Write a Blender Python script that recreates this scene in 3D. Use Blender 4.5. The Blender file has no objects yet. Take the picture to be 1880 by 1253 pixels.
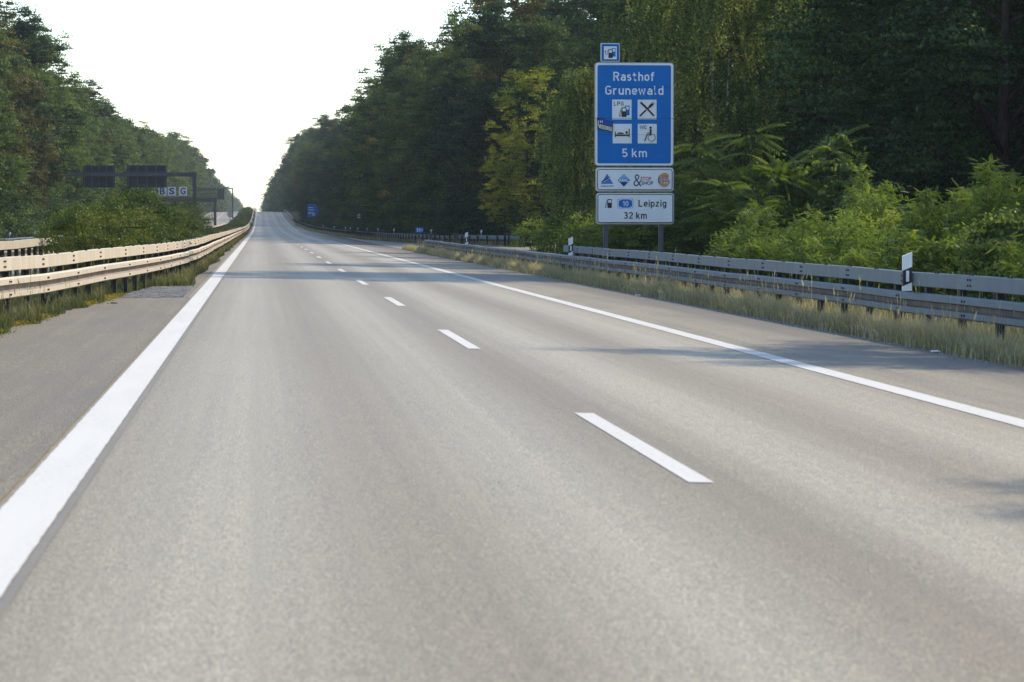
import bpy, math, random
import numpy as np
from mathutils import Vector, Matrix, Euler

# ------------------------------------------------------------------ camera, sky, sun, exposure
S = bpy.context.scene
COL = S.collection
R = math.radians
rnd = random.Random(7)
rng = np.random.default_rng(7)

cam_d = bpy.data.cameras.new("camera"); cam = bpy.data.objects.new("camera", cam_d); COL.objects.link(cam)
cam_d.sensor_width = 36.0; cam_d.lens = 100.0
cam_d.clip_start = 0.5; cam_d.clip_end = 6000
cam.location = (0, 0, 1.483)
cam.rotation_euler = (R(90 - 2.385), 0, R(-5.05))
cam_d.dof.use_dof = True; cam_d.dof.focus_distance = 80.0; cam_d.dof.aperture_fstop = 5.6
S.camera = cam

SUN_AZ, SUN_EL = 66.0, 43.0            # azimuth from +Y towards +X
W = bpy.data.worlds.new("World"); S.world = W; W.use_nodes = True
wn = W.node_tree.nodes; wl = W.node_tree.links
bg = wn["Background"]
sky = wn.new("ShaderNodeTexSky"); sky.sky_type = 'NISHITA'; sky.sun_disc = False
sky.sun_elevation = R(SUN_EL); sky.sun_rotation = R(SUN_AZ)
sky.air_density = 1.0; sky.dust_density = 0.3; sky.ozone_density = 1.0
wl.new(sky.outputs[0], bg.inputs[0]); bg.inputs[1].default_value = 0.15
sd = bpy.data.lights.new("sun", 'SUN'); sun = bpy.data.objects.new("sun", sd); COL.objects.link(sun)
sd.energy = 3.0; sd.angle = R(0.5); sd.color = (1.0, 0.88, 0.70)
sv = Vector((math.sin(R(SUN_AZ)) * math.cos(R(SUN_EL)), math.cos(R(SUN_AZ)) * math.cos(R(SUN_EL)), math.sin(R(SUN_EL))))
sun.rotation_euler = sv.to_track_quat('Z', 'Y').to_euler()
sun.location = (60, 30, 60)
S.view_settings.view_transform = 'Standard'; S.view_settings.look = 'None'
S.view_settings.gamma = 1.0; S.view_settings.use_curve_mapping = False
S.view_settings.exposure = 0.95
cy = S.cycles
cy.max_bounces = 6; cy.diffuse_bounces = 3; cy.glossy_bounces = 2; cy.transmission_bounces = 4
cy.transparent_max_bounces = 4; cy.volume_bounces = 0
cy.use_denoising = True
try: cy.denoiser = 'OPENIMAGEDENOISE'
except Exception: pass
cy.sample_clamp_indirect = 6.0

# ------------------------------------------------------------------ tagging helpers
def tag(o, label=None, cat=None, group=None, kind=None):
    if label: o["label"] = label
    if cat: o["category"] = cat
    if group: o["group"] = group
    if kind: o["kind"] = kind
    return o
def empty(name, loc=(0, 0, 0), rz=0.0):
    o = bpy.data.objects.new(name, None); COL.objects.link(o)
    o.location = loc; o.rotation_euler = (0, 0, rz); o.empty_display_size = 0.2
    return o
def link(name, me, parent=None, loc=None, rot=None):
    o = bpy.data.objects.new(name, me); COL.objects.link(o)
    if parent is not None: o.parent = parent
    if loc is not None: o.location = loc
    if rot is not None: o.rotation_euler = rot
    return o
def copy_tree(o, parent=None):
    c = o.copy(); COL.objects.link(c)
    if parent is not None: c.parent = parent
    for ch in list(o.children): copy_tree(ch, c)
    return c

# ------------------------------------------------------------------ mesh builder
class MB:
    def __init__(s): s.v = []; s.f = []; s.m = []
    def add(s, vs, fs, mi=0):
        b = len(s.v); s.v += [tuple(v) for v in vs]; s.f += [tuple(b + i for i in f) for f in fs]; s.m += [mi] * len(fs)
    def box(s, x0, x1, y0, y1, z0, z1, mi=0):
        v = [(x0,y0,z0),(x1,y0,z0),(x1,y1,z0),(x0,y1,z0),(x0,y0,z1),(x1,y0,z1),(x1,y1,z1),(x0,y1,z1)]
        s.add(v, [(0,3,2,1),(4,5,6,7),(0,1,5,4),(1,2,6,5),(2,3,7,6),(3,0,4,7)], mi)
    def prism_y(s, pts, y0, y1, mi=0):          # polygon in XZ (counter clockwise seen from -Y) extruded along Y
        n = len(pts)
        v = [(p[0], y0, p[1]) for p in pts] + [(p[0], y1, p[1]) for p in pts]
        f = [tuple(range(n)), tuple(range(2*n-1, n-1, -1))]
        f += [(i, n+i, n+(i+1) % n, (i+1) % n) for i in range(n)]
        s.add(v, f, mi)
    def tube(s, pts, rad, n=6, mi=0, cap=True):
        pts = [Vector(p) for p in pts]; rings = []
        for i, p in enumerate(pts):
            d = (pts[min(i+1, len(pts)-1)] - pts[max(i-1, 0)]).normalized()
            a = d.cross(Vector((0, 0, 1)) if abs(d.z) < .9 else Vector((1, 0, 0))).normalized(); b = d.cross(a)
            r = rad[i] if hasattr(rad, '__len__') else rad
            rings.append([p + a * (r*math.cos(2*math.pi*k/n)) + b * (r*math.sin(2*math.pi*k/n)) for k in range(n)])
        v = [q for rg in rings for q in rg]; f = []
        for i in range(len(rings)-1):
            for k in range(n):
                f.append((i*n+k, i*n+(k+1) % n, (i+1)*n+(k+1) % n, (i+1)*n+k))
        if cap: f += [tuple(range(n-1, -1, -1)), tuple((len(rings)-1)*n+k for k in range(n))]
        s.add(v, f, mi)
    def mesh(s, name, mats, smooth=False):
        me = bpy.data.meshes.new(name); me.from_pydata(s.v, [], s.f)
        for m in (mats if isinstance(mats, (list, tuple)) else [mats]): me.materials.append(m)
        me.polygons.foreach_set("material_index", s.m)
        if smooth: me.polygons.foreach_set("use_smooth", [True]*len(s.f))
        me.update(); return me
    def build(s, name, mats, parent=None, smooth=False, loc=None):
        return link(name, s.mesh(name, mats, smooth), parent, loc)

def np_mesh(name, verts, nper, mat, tint=None, mats=None, midx=None):
    """verts: (F*nper,3) unshared polygons with nper corners each"""
    F = len(verts)//nper
    me = bpy.data.meshes.new(name)
    me.vertices.add(len(verts)); me.vertices.foreach_set("co", verts.astype(np.float32).ravel())
    me.loops.add(len(verts)); me.loops.foreach_set("vertex_index", np.arange(len(verts), dtype=np.int32))
    me.polygons.add(F); me.polygons.foreach_set("loop_start", (np.arange(F)*nper).astype(np.int32))
    for m in (mats or [mat]): me.materials.append(m)
    if tint is not None:
        at = me.attributes.new("tint", 'FLOAT', 'FACE'); at.data.foreach_set("value", tint.astype(np.float32))
    if midx is not None: me.polygons.foreach_set("material_index", midx.astype(np.int32))
    me.update(calc_edges=True); me.validate(); return me

# ------------------------------------------------------------------ materials
def lin(c):
    return tuple(((x/255)/12.92 if x/255 <= .04045 else ((x/255+.055)/1.055)**2.4) for x in c) + (1,)
class NT:
    def __init__(s, name):
        s.m = bpy.data.materials.new(name); s.m.use_nodes = True; s.t = s.m.node_tree; s.n = s.t.nodes
        s.b = s.n["Principled BSDF"]; s.out = s.n["Material Output"]
    def node(s, t, **kw):
        n = s.n.new(t)
        for k, v in kw.items(): setattr(n, k, v)
        return n
    def l(s, a, b): s.t.links.new(a, b)
    def obj(s, scale=(1,1,1)):
        tc = s.node("ShaderNodeTexCoord"); mp = s.node("ShaderNodeMapping"); mp.inputs["Scale"].default_value = scale
        s.l(tc.outputs["Object"], mp.inputs[0]); return mp.outputs[0]
    def noise(s, vec, scale, detail=3, rough=.55):
        n = s.node("ShaderNodeTexNoise"); n.inputs["Scale"].default_value = scale; n.inputs["Detail"].default_value = detail
        n.inputs["Roughness"].default_value = rough; s.l(vec, n.inputs["Vector"]); return n.outputs["Fac"]
    def ramp(s, fac, stops, interp='LINEAR'):
        r = s.node("ShaderNodeValToRGB"); e = r.color_ramp.elements; r.color_ramp.interpolation = interp
        while len(e) < len(stops): e.new(.5)
        for i, (p, c) in enumerate(stops):
            e[i].position = p; e[i].color = c if len(c) == 4 else tuple(c)+(1,)
        s.l(fac, r.inputs[0]); return r.outputs[0]
    def mix(s, fac, a, b, mode='MIX'):
        n = s.node("ShaderNodeMix", data_type='RGBA', blend_type=mode)
        for sock, v in ((n.inputs[0], fac), (n.inputs[6], a), (n.inputs[7], b)):
            if hasattr(v, 'is_linked') or hasattr(v, 'links'): s.l(v, sock)
            else: sock.default_value = v
        return n.outputs[2]
    def math(s, op, a, b=0.0):
        n = s.node("ShaderNodeMath", operation=op)
        for sock, v in ((n.inputs[0], a), (n.inputs[1], b)):
            if hasattr(v, 'links'): s.l(v, sock)
            else: sock.default_value = v
        return n.outputs[0]
    def bump(s, h, strength=.3, dist=.01):
        n = s.node("ShaderNodeBump"); n.inputs["Strength"].default_value = strength; n.inputs["Distance"].default_value = dist
        s.l(h, n.inputs["Height"]); s.l(n.outputs[0], s.b.inputs["Normal"])
    def base(s, c):
        if hasattr(c, 'links'): s.l(c, s.b.inputs["Base Color"])
        else: s.b.inputs["Base Color"].default_value = c
    def set(s, rough=.6, metal=0.0, spec=.5):
        s.b.inputs["Roughness"].default_value = rough; s.b.inputs["Metallic"].default_value = metal
        s.b.inputs["Specular IOR Level"].default_value = spec
        return s

def g(v, w=0.0): return (v*(1+w), v, v*(1-w*1.3), 1)

def asphalt(name, stops, speck=1.0, rough=.6, brown=None):
    """stops: (metres across, lightness, warmth)"""
    t = NT(name); v = t.obj()
    sx = t.node("ShaderNodeSeparateXYZ"); t.l(v, sx.inputs[0])
    wob = t.noise(t.obj((.4, .02, 1)), 1.0, 2)
    xx = t.math('ADD', sx.outputs[0], t.math('MULTIPLY', t.math('SUBTRACT', wob, .5), .6))
    u = t.math('DIVIDE', t.math('ADD', xx, 4.0), 14.0)
    band = t.ramp(u, [((p+4)/14, g(c, w+.075)) for p, c, w in stops], 'EASE')
    gv = t.obj((1, .3, 1))
    grain = t.noise(gv, 170, 1, .6); mid = t.noise(gv, 75, 1, .6); big = t.noise(gv, 30, 1, .6); patch = t.noise(t.obj((.5, .06, 1)), 1.0, 3)
    streak = t.noise(t.obj((7, .03, 1)), 1.0, 2)
    c = t.mix(.62*speck, band, t.ramp(grain, [(.32, g(.25)), (.5, g(.95)), (.68, g(1.9))]), 'MULTIPLY')
    c = t.mix(.55*speck, c, t.ramp(mid, [(.32, g(.62, .03)), (.5, g(1.0)), (.68, g(1.42))]), 'MULTIPLY')
    c = t.mix(.28*speck, c, t.ramp(big, [(.32, g(.72, .03)), (.5, g(1.0)), (.68, g(1.3))]), 'MULTIPLY')
    c = t.mix(.4, c, t.ramp(patch, [(.3, g(.86, .03)), (.7, g(1.12))]), 'MULTIPLY')
    c = t.mix(.5, c, t.ramp(streak, [(.3, g(.85)), (.7, g(1.14))]), 'MULTIPLY')
    c = t.mix(1.0, c, (1.09, 1.015, .79, 1), 'MULTIPLY')
    if brown:
        stain = t.noise(t.obj((1.2, .15, 1)), 1.0, 4)
        c = t.mix(t.math('MULTIPLY', t.ramp(stain, [(.45, g(0)), (.65, g(1))]), .5), c, brown)
    t.base(c); t.set(rough, 0, .45)
    t.bump(t.math('ADD', t.math('MULTIPLY', grain, .6), mid), .45, .012)
    return t.m

# lighter polished wheel tracks, browner untravelled strips
M_road = asphalt("asphalt_carriageway", [(-1.2,.165,.05),(-.25,.24,-.02),(.72,.165,.05),(1.65,.245,-.02),(2.6,.155,.06),(3.5,.26,-.02),(4.45,.17,.05),(5.4,.27,-.02),(6.3,.19,.03)], 1.0, .58)
M_bay = asphalt("asphalt_bay", [(-4,.13,.0),(-1.2,.14,-.01)], 1.25, .8, (.115,.10,.088,1))
M_shoulder = asphalt("asphalt_shoulder", [(6.3,.19,-.01),(7.4,.18,0),(8.2,.12,-.01),(9.2,.07,-.02)], 1.25, .7, (.125,.108,.09,1))
M_ramp = asphalt("asphalt_ramp", [(-4,.18,.04),(10,.18,.04)], .9, .55)

def paint(name, c, wear=.25):
    t = NT(name); v = t.obj()
    n = t.noise(v, 30, 4, .7); n2 = t.noise(t.obj((3, .3, 1)), 1.0, 4)
    k = t.math('MULTIPLY', t.ramp(n, [(.48, g(0)), (.66, g(1))]), t.ramp(n2, [(.4, g(.1)), (.65, g(1))]))
    t.base(t.mix(t.math('MULTIPLY', k, wear), c, (.3,.29,.27,1))); t.set(.75, 0, .25); t.bump(n, .3, .004)
    return t.m
M_paint = paint("road_paint", (.53,.52,.49,1), .8)
M_paint_old = paint("old_line_trace", (.17,.158,.135,1), .9)
def plain(name, c, rough=.5, metal=0, spec=.5, var=.15, sc=6, streak=True):
    t = NT(name); v = t.obj((1,1,.25) if streak else (1,1,1)); n = t.noise(v, sc, 4, .65)
    d = tuple(x*(1-var*1.6) for x in c[:3])+(1,); u = tuple(min(1, x*(1+var)) for x in c[:3])+(1,)
    t.base(t.ramp(n, [(.3, d), (.7, u)])); t.set(rough, metal, spec); return t.m
M_galv = plain("shade_tint_galvanised_steel", (.115,.15,.185,1), .55, .15, .5, .10, 3)  # the right verge rail's bluish shade is put into this colour
M_galvb = plain("bluish_galvanised_steel", (.28,.33,.38,1), .5, .2, .5, .08, 3)
M_galvw = plain("sunlit_tint_galvanised_steel", (.50,.43,.33,1), .6, .1, .4, .08, 3)  # same steel, with warm sunlight painted into the colour
M_dirt = plain("dark_recess_steel", (.15,.13,.12,1), .8, .05, .3, .25, 3, False)  # darker brown for the recessed faces of the beam
M_recessw = plain("brown_recess_steel", (.30,.255,.21,1), .8, .05, .3, .2, 3, False)  # lighter brown for the recessed faces of the cream rails
M_post = plain("dark_weathered_post", (.055,.05,.048,1), .7, .2, .4, .3, 8)
M_bolt = plain("bolt_steel", (.02,.02,.022,1), .5, .3)
M_white = plain("white_plastic", (.75,.76,.77,1), .5, 0, .4, .05)
M_black = plain("black_film", (.012,.012,.014,1), .5, 0, .4, .1)
M_blue = plain("sign_blue_sheeting", (.0015,.14,.47,1), .6, 0, .2, .05, 1.5)
M_blue2 = plain("light_blue_film", (.02,.16,.5,1), .45, 0, .4, .05)
M_signwhite = plain("sign_white_sheeting", (.70,.73,.76,1), .45, 0, .4, .05, 1.5)
M_rim = plain("sign_edge_aluminium", (.36,.37,.37,1), .45, .5, .5, .1)
M_back = plain("grey_sign_back", (.035,.04,.05,1), .6, .2, .4, .15)
M_gantry = plain("gantry_steel", (.085,.09,.10,1), .6, .2, .4, .15)
M_red = plain("red_film", (.45,.03,.03,1), .5, 0, .4, .05)
M_navy = plain("navy_film", (.006,.02,.12,1), .5, 0, .4, .05)
M_gold = plain("gold_film", (.5,.27,.07,1), .5, 0, .4, .05)
M_sky = plain("sky_blue_film", (.12,.42,.62,1), .5, 0, .4, .05)
M_cream = plain("cream_spray_paint", (.55,.56,.50,1), .6, 0, .3, .1)
M_flagblue = plain("blue_spray_paint", (.01,.06,.33,1), .6, 0, .3, .1)
M_wood = plain("old_wood", (.10,.08,.065,1), .85, 0, .2, .3, 12)
M_cobble = plain("cobble_stone", (.32,.29,.26,1), .8, 0, .3, .3, 4, False)
M_joint = plain("dirt_joint", (.09,.08,.065,1), .9, 0, .2, .3, 20, False)
M_rubber = plain("black_rubber", (.012,.011,.011,1), .8, 0, .3, .3)
M_litter = plain("white_litter", (.7,.7,.68,1), .7, 0, .3, .1)

def bark(name, c, d, sc):
    t = NT(name); n = t.noise(t.obj((1,1,.3)), sc, 4, .7); t.base(t.ramp(n, [(.4, d), (.62, c)])); t.set(.9, 0, .2); t.bump(n, .5, .02); return t.m
M_bark = bark("tree_bark", (.045,.038,.03,1), (.018,.015,.012,1), 7)
M_birchbark = bark("birch_bark", (.50,.48,.44,1), (.06,.05,.045,1), 5)
M_twig = bark("shrub_twig", (.08,.07,.045,1), (.04,.035,.025,1), 20)

def leaf(name, stops, trans=.4, gloss=.5, rand=.35, hue=(.95,1.05)):
    """per-leaf and per-clump tint plus a per-plant shift"""
    t = NT(name)
    at = t.node("ShaderNodeAttribute"); at.attribute_name = "tint"
    oi = t.node("ShaderNodeObjectInfo")
    f = t.math('ADD', at.outputs["Fac"], t.math('MULTIPLY', t.math('SUBTRACT', oi.outputs["Random"], .5), rand))
    c = t.ramp(f, stops)
    d = t.node("ShaderNodeBsdfDiffuse"); tr = t.node("ShaderNodeBsdfTranslucent"); gl = t.node("ShaderNodeBsdfGlossy")
    gl.inputs["Roughness"].default_value = gloss; gl.inputs["Color"].default_value = (.8,.8,.8,1)
    t.l(c, d.inputs[0])
    tc = t.mix(1.0, c, (1.25,1.25,.45,1), 'MULTIPLY'); t.l(tc, tr.inputs[0])
    m1 = t.node("ShaderNodeMixShader"); m1.inputs[0].default_value = trans; t.l(d.outputs[0], m1.inputs[1]); t.l(tr.outputs[0], m1.inputs[2])
    m2 = t.node("ShaderNodeMixShader"); m2.inputs[0].default_value = .018; t.l(m1.outputs[0], m2.inputs[1]); t.l(gl.outputs[0], m2.inputs[2])
    t.l(m2.outputs[0], t.out.inputs[0]); t.n.remove(t.b)
    return t.m
L_dark = leaf("leaves_dark_green", [(0,(.008,.023,.009)),(.5,(.027,.062,.021)),(1,(.072,.125,.038))], .34)
L_mid = leaf("leaves_mid_green", [(0,(.022,.045,.013)),(.5,(.066,.112,.028)),(1,(.145,.20,.045))], .40)
L_olive = leaf("leaves_olive_brown", [(0,(.032,.036,.012)),(.5,(.088,.086,.024)),(1,(.18,.15,.04))], .40)
L_yellow = leaf("leaves_yellow_green", [(0,(.08,.11,.012)),(.5,(.18,.21,.022)),(1,(.30,.30,.035))], .5, rand=.1)
L_birch = leaf("leaves_birch", [(0,(.030,.052,.018)),(.5,(.088,.128,.046)),(1,(.24,.27,.11))], .5, .4, rand=.15)
L_robinia = leaf("leaves_robinia", [(0,(.032,.072,.014)),(.5,(.115,.178,.036)),(1,(.25,.30,.065))], .5, rand=.2)
L_ailan = leaf("leaves_tree_of_heaven", [(0,(.032,.060,.018)),(.5,(.090,.140,.038)),(1,(.18,.22,.06))], .48, .4, rand=.2)
L_bush = leaf("leaves_bramble_bush", [(0,(.020,.038,.010)),(.5,(.065,.095,.020)),(1,(.16,.185,.035))], .4, .5, rand=.25)
L_broom = leaf("leaves_broom", [(0,(.025,.045,.015)),(.5,(.045,.07,.022)),(1,(.075,.095,.03))], .35, rand=.2)
G_right = leaf("grass_dry", [(0,(.08,.08,.05)),(.5,(.28,.245,.165)),(1,(.52,.45,.33))], .35, rand=0)
G_left = leaf("grass_green", [(0,(.035,.055,.018)),(.5,(.085,.105,.04)),(1,(.27,.235,.15))], .35, rand=0)
G_moss = leaf("moss_yellow", [(0,(.06,.08,.015)),(.5,(.20,.19,.03)),(1,(.36,.20,.04))], .3, rand=0)

def groundmat():
    t = NT("verge_soil"); v = t.obj(); n = t.noise(v, .35, 5, .6); n2 = t.noise(v, 9, 4, .7)
    c = t.ramp(n, [(.3, (.035,.04,.016,1)), (.55, (.055,.06,.022,1)), (.75, (.09,.078,.04,1))])
    c = t.mix(.7, c, t.ramp(n2, [(.3, g(.5)), (.7, g(1.4))]), 'MULTIPLY')
    t.base(c); t.set(.95, 0, .1); t.bump(n2, .6, .04); return t.m
M_ground = groundmat()

# ------------------------------------------------------------------ terrain
def lerp(a, b, t): return a+(b-a)*max(0, min(1, t))
_ys = np.arange(-80, 4001, 1.0)
_sl = np.interp(_ys, [-80, 350, 780, 868, 950, 1040, 1140, 1240, 4001], [0, 0, .0148, .0148, 0, -.018, -.018, 0, 0])
_zp = np.concatenate([[0], np.cumsum((_sl[1:]+_sl[:-1])/2)])
def zp(Y): return float(np.interp(Y, _ys, _zp))
_xk = [-1000, -17, -16, -6, -3.5, -1.4, 9.0, 10.2, 12, 1000]
_zk_a = [-.33, -.33, -.30, 0, .01, .035, -.225, -.345, -.36, -.36]
_zk_b = [-.33, -.33, -.30, 0, .01, .035, -.225, -.225, -.225, -.225]
def gz(X, Y):
    k = max(0, min(1, (Y-142)/26))
    return zp(Y) + (1-k)*float(np.interp(X, _xk, _zk_a)) + k*float(np.interp(X, _xk, _zk_b))
YS = sorted(set(list(range(-60, 200, 4)) + list(range(200, 1100, 10)) + list(range(1100, 2901, 50)) + [142, 168]))

def sheet(name, xs, ys, dz, mat, parent=None):
    """a ground sheet; xs is a list of floats or functions of Y"""
    v = []; f = []
    for Y in ys:
        for x in xs:
            X = x(Y) if callable(x) else x
            v.append((X, Y, gz(X, Y)+(dz(X, Y) if callable(dz) else dz)))
    n = len(xs)
    for j in range(len(ys)-1):
        for i in range(n-1): f.append((j*n+i, j*n+i+1, (j+1)*n+i+1, (j+1)*n+i))
    me = bpy.data.meshes.new(name); me.from_pydata(v, [], f); me.materials.append(mat); me.update()
    return link(name, me, parent)
def yr(a, b): return sorted(set([a, b]+[y for y in YS if a < y < b]))

ground = sheet("ground", [-240,-120,-70,-40,-25,-17,-16,-11,-6,-4.6,-3.5,-2.4,-1.45,-1.4,8.95,9.0,9.6,10.2,12,16,25,45,90,150,240], YS,
               lambda X, Y: -.05 if -1.42 < X < 8.97 else -.012 if (-16.1 < X < -5.9) else 0, M_ground)
tag(ground, kind="structure")
road = sheet("road", [-1.42, 2.6, 6.33], YS, 0, M_road); tag(road, kind="structure")
shoulder = sheet("right_shoulder", [6.33, 9.0], YS, 0, M_shoulder); tag(shoulder, kind="structure")
opp = sheet("opposite_carriageway", [-15.9, -11, -6.4], YS, .006, M_ramp); tag(opp, kind="structure")
def bayx(Y):
    e = .12*math.sin(Y*1.7)+.08*math.sin(Y*4.1+1)
    return -1.43 if Y > 64 else lerp(-3.5, -2.95, (Y-38)/17) + e
bay = sheet("left_shoulder", [bayx, lambda Y: (bayx(Y)-1.4)/2, -1.345], [y/2 for y in range(-120, 111)], .012, M_bay); tag(bay, kind="structure")
strip = sheet("left_edge_strip", [lambda Y: -1.62+.07*math.sin(Y*.31)+.05*math.sin(Y*.13), -1.4], [55+i*2 for i in range(472)], .012, M_bay); tag(strip, kind="structure")

# ramp surface that joins from the right behind the nose of the guard rail
ramp_edge = [(6.36,486),(7.6,450),(8.6,420),(9.4,340),(9.7,285),(10.5,262),(12.2,237),(16,215),(24,200),(42,190)]
near_edge = [(42,176),(24,176),(14,176),(11,176),(9.9,177.5),(9.3,180),(9.0,184)]
mb = MB()
def ramp_pts():
    pts = []
    for (x, y) in ramp_edge: pts.append((x+.35, y))
    return pts
poly = [(9.0, 425)] + [(x, y) for x, y in ramp_pts() if x > 9] + near_edge
pv = [(x, y, -.217+zp(y)) for x, y in poly] 
mb.add(pv, [tuple(range(len(pv)))[::-1]])
ramp = mb.build("ramp", M_ramp); tag(ramp, kind="structure")

# painted markings: parts of the road
def marking(name, xc, w, ys, parent=road, mat=M_paint, dz=.005):
    f0 = (lambda Y: xc(Y)-w/2) if callable(xc) else xc-w/2
    f1 = (lambda Y: xc(Y)+w/2) if callable(xc) else xc+w/2
    return sheet(name, [f0, f1], ys, dz, mat, parent)
LX, DX, RX = -1.163, 2.608, 6.335
def edge_wob(xc, w, side, amp=.0016):
    return lambda Y: xc+side*w/2+(amp*(math.sin(Y*7.3+side)+math.sin(Y*17.1+xc)+.7*math.sin(Y*41+2*side)) if Y < 70 else 0)
def fine(ys): return sorted(set(list(ys)+[round(4+.12*k, 3) for k in range(500)]))
sheet("edge_line", [edge_wob(LX, .30, -1), edge_wob(LX, .30, 1)], fine(YS), .005, M_paint, road)
sheet("edge_line", [edge_wob(RX-.16, .27, -1), edge_wob(RX-.16, .27, 1)], fine(yr(-60, 256)), .005, M_paint, road)
marking("edge_line", RX-.16, .27, yr(468, 2000))
marking("line_trace", LX+.18, .045, yr(-60, 76), mat=M_paint_old, dz=.004)
for k in range(-2, 36):
    y0 = 16.7+18*k
    if k < 26 or k % 1 == 0: marking("lane_dash", DX, .155, yr(y0, y0+6.2))
far = []
fy = [16.7+18*k for k in range(36, 60)]
mv = []; mf = []
for y0 in fy:
    b = len(mv)
    for (x, y) in ((DX-.08, y0), (DX+.08, y0), (DX+.08, y0+6), (DX-.08, y0+6)): mv.append((x, y, gz(x, y)+.005))
    mf.append((b, b+1, b+2, b+3))
me = bpy.data.meshes.new("distant_dashes"); me.from_pydata(mv, [], mf); me.materials.append(M_paint); link("distant_dashes", me, road)["kind"] = "stuff"
# ramp edge line
mb = MB()
def curve_pts(cp, n):
    cp = [Vector((p[0], p[1], 0)) for p in cp]; out = []
    for i in range(len(cp)-1):
        p0 = cp[max(i-1, 0)]; p1 = cp[i]; p2 = cp[i+1]; p3 = cp[min(i+2, len(cp)-1)]
        for k in range(n):
            t = k/n
            out.append(.5*((2*p1)+(p2-p0)*t+(2*p0-5*p1+4*p2-p3)*t*t+(3*p1-p0-3*p2+p3)*t**3))
    out.append(cp[-1]); return out
ep = curve_pts(ramp_edge, 6)
ev = []; ef = []
for i, p in enumerate(ep):
    d = (ep[min(i+1, len(ep)-1)]-ep[max(i-1, 0)]).normalized(); nrm = Vector((d.y, -d.x, 0))
    for s_ in (-.13, .13):
        q = p+nrm*s_; ev.append((q.x, q.y, max(gz(q.x, q.y), -.217 if q.x > 8.9 else -1)+.008))
    if i: ef.append((2*i-2, 2*i-1, 2*i+1, 2*i))
me = bpy.data.meshes.new("edge_line"); me.from_pydata(ev, [], ef); me.materials.append(M_paint); link("edge_line", me, ramp)
for xo in (-15.4, -11.1, -6.9):
    marking("edge_line", xo, .2, yr(-60, 1400), parent=opp, dz=.012)

# cobbled patch at the end of the bay
cob = sheet("cobble_paving", [-2.95, -1.5], [55.1+i*.5 for i in range(20)], .006, M_joint); tag(cob, kind="structure")
cv = MB()
for j in range(88):
    yy = 55.15+j*.108
    xl = lerp(-2.95, -2.5, (yy-55)/9.5)
    nx = int((-1.47-xl)/.108)
    for i in range(nx):
        x = -1.52-i*.108-(j % 2)*.05; z = gz(x, yy)+.02+rng.uniform(-.006, .008)
        a = .046+rng.uniform(-.004, .004)
        cv.add([(x-a, yy-a, z-.03), (x+a, yy-a, z-.03), (x+a, yy+a, z-.03), (x-a, yy+a, z-.03),
                (x-a*.75, yy-a*.75, z), (x+a*.75, yy-a*.75, z), (x+a*.75, yy+a*.75, z), (x-a*.75, yy+a*.75, z)],
               [(4,5,6,7),(0,1,5,4),(1,2,6,5),(2,3,7,6),(3,0,4,7)])
cv.build("cobbles", M_cobble, cob)["kind"] = "stuff"

# ------------------------------------------------------------------ haze
hz = MB(); hz.box(-260, 260, -90, 2960, -26, 40)
hm = bpy.data.materials.new("haze_air"); hm.use_nodes = True
hn = hm.node_tree.nodes; hn.remove(hn["Principled BSDF"])
pvn = hn.new("ShaderNodeVolumePrincipled"); pvn.inputs["Color"].default_value = (.86,.93,1,1)
pvn.inputs["Density"].default_value = .00012; pvn.inputs["Anisotropy"].default_value = .0
hm.node_tree.links.new(pvn.outputs[0], hn["Material Output"].inputs["Volume"])
hb = hz.build("haze", hm); tag(hb, kind="stuff")

# ------------------------------------------------------------------ guard rails
W_FRONT = [(.02,.43),(.08,.455),(.08,.535),(-.005,.555),(-.005,.625),(.08,.645),(.08,.725),(.03,.75)]
def thick(profile, t=.006): return profile+[(x-t, z+(t if i in (0,) else 0)) for i, (x, z) in reversed(list(enumerate(profile)))]
W_PROF = thick(W_FRONT)
BOX_PROF = [(-.13,.84),(-.005,.84),(.0,.845),(.0,1.035),(-.005,1.04),(-.13,1.04)]
def section_mesh(name, prof, flip, mats, recess=(), L=4.0):
    """prof: (out, z); out is towards +X, or -X when flip; runs along +Y from 0 to L"""
    s = -1 if flip else 1; m = MB(); n = len(prof); v = []; f = []
    for y in (0, L):
        for (o, z) in prof: v.append((o*s, y, z))
    for i in range(n):
        q = (i, (i+1) % n, n+(i+1) % n, n+i); f.append(q if not flip else q[::-1])
    f.append(tuple(range(n))[::-1]); f.append(tuple(range(n, 2*n)))
    m.add(v, f)
    for i in recess: m.m[i] = 1
    return m.mesh(name, mats)
def post_mesh(h0, h1, w=.10, d=.055):
    m = MB(); t = .012
    m.box(-w/2, w/2, -t/2, t/2, h0, h1); m.box(-w/2-.001, -w/2+t, -d, d, h0, h1-.001); m.box(w/2-t, w/2+.001, -d, d, h0, h1-.002)
    return m.mesh("post", M_post)
def walk(path, step):
    """points every step metres along a polyline path [(x,y)...]"""
    pts = curve_pts(path, 24); out = [pts[0].copy()]; acc = 0; last = pts[0]
    for p in pts[1:]:
        seg = (p-last).length
        while acc+seg >= step:
            t = (step-acc)/seg; last = last.lerp(p, t); out.append(last.copy()); seg = (p-last).length; acc = 0
        acc += seg; last = p
    return out
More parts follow.
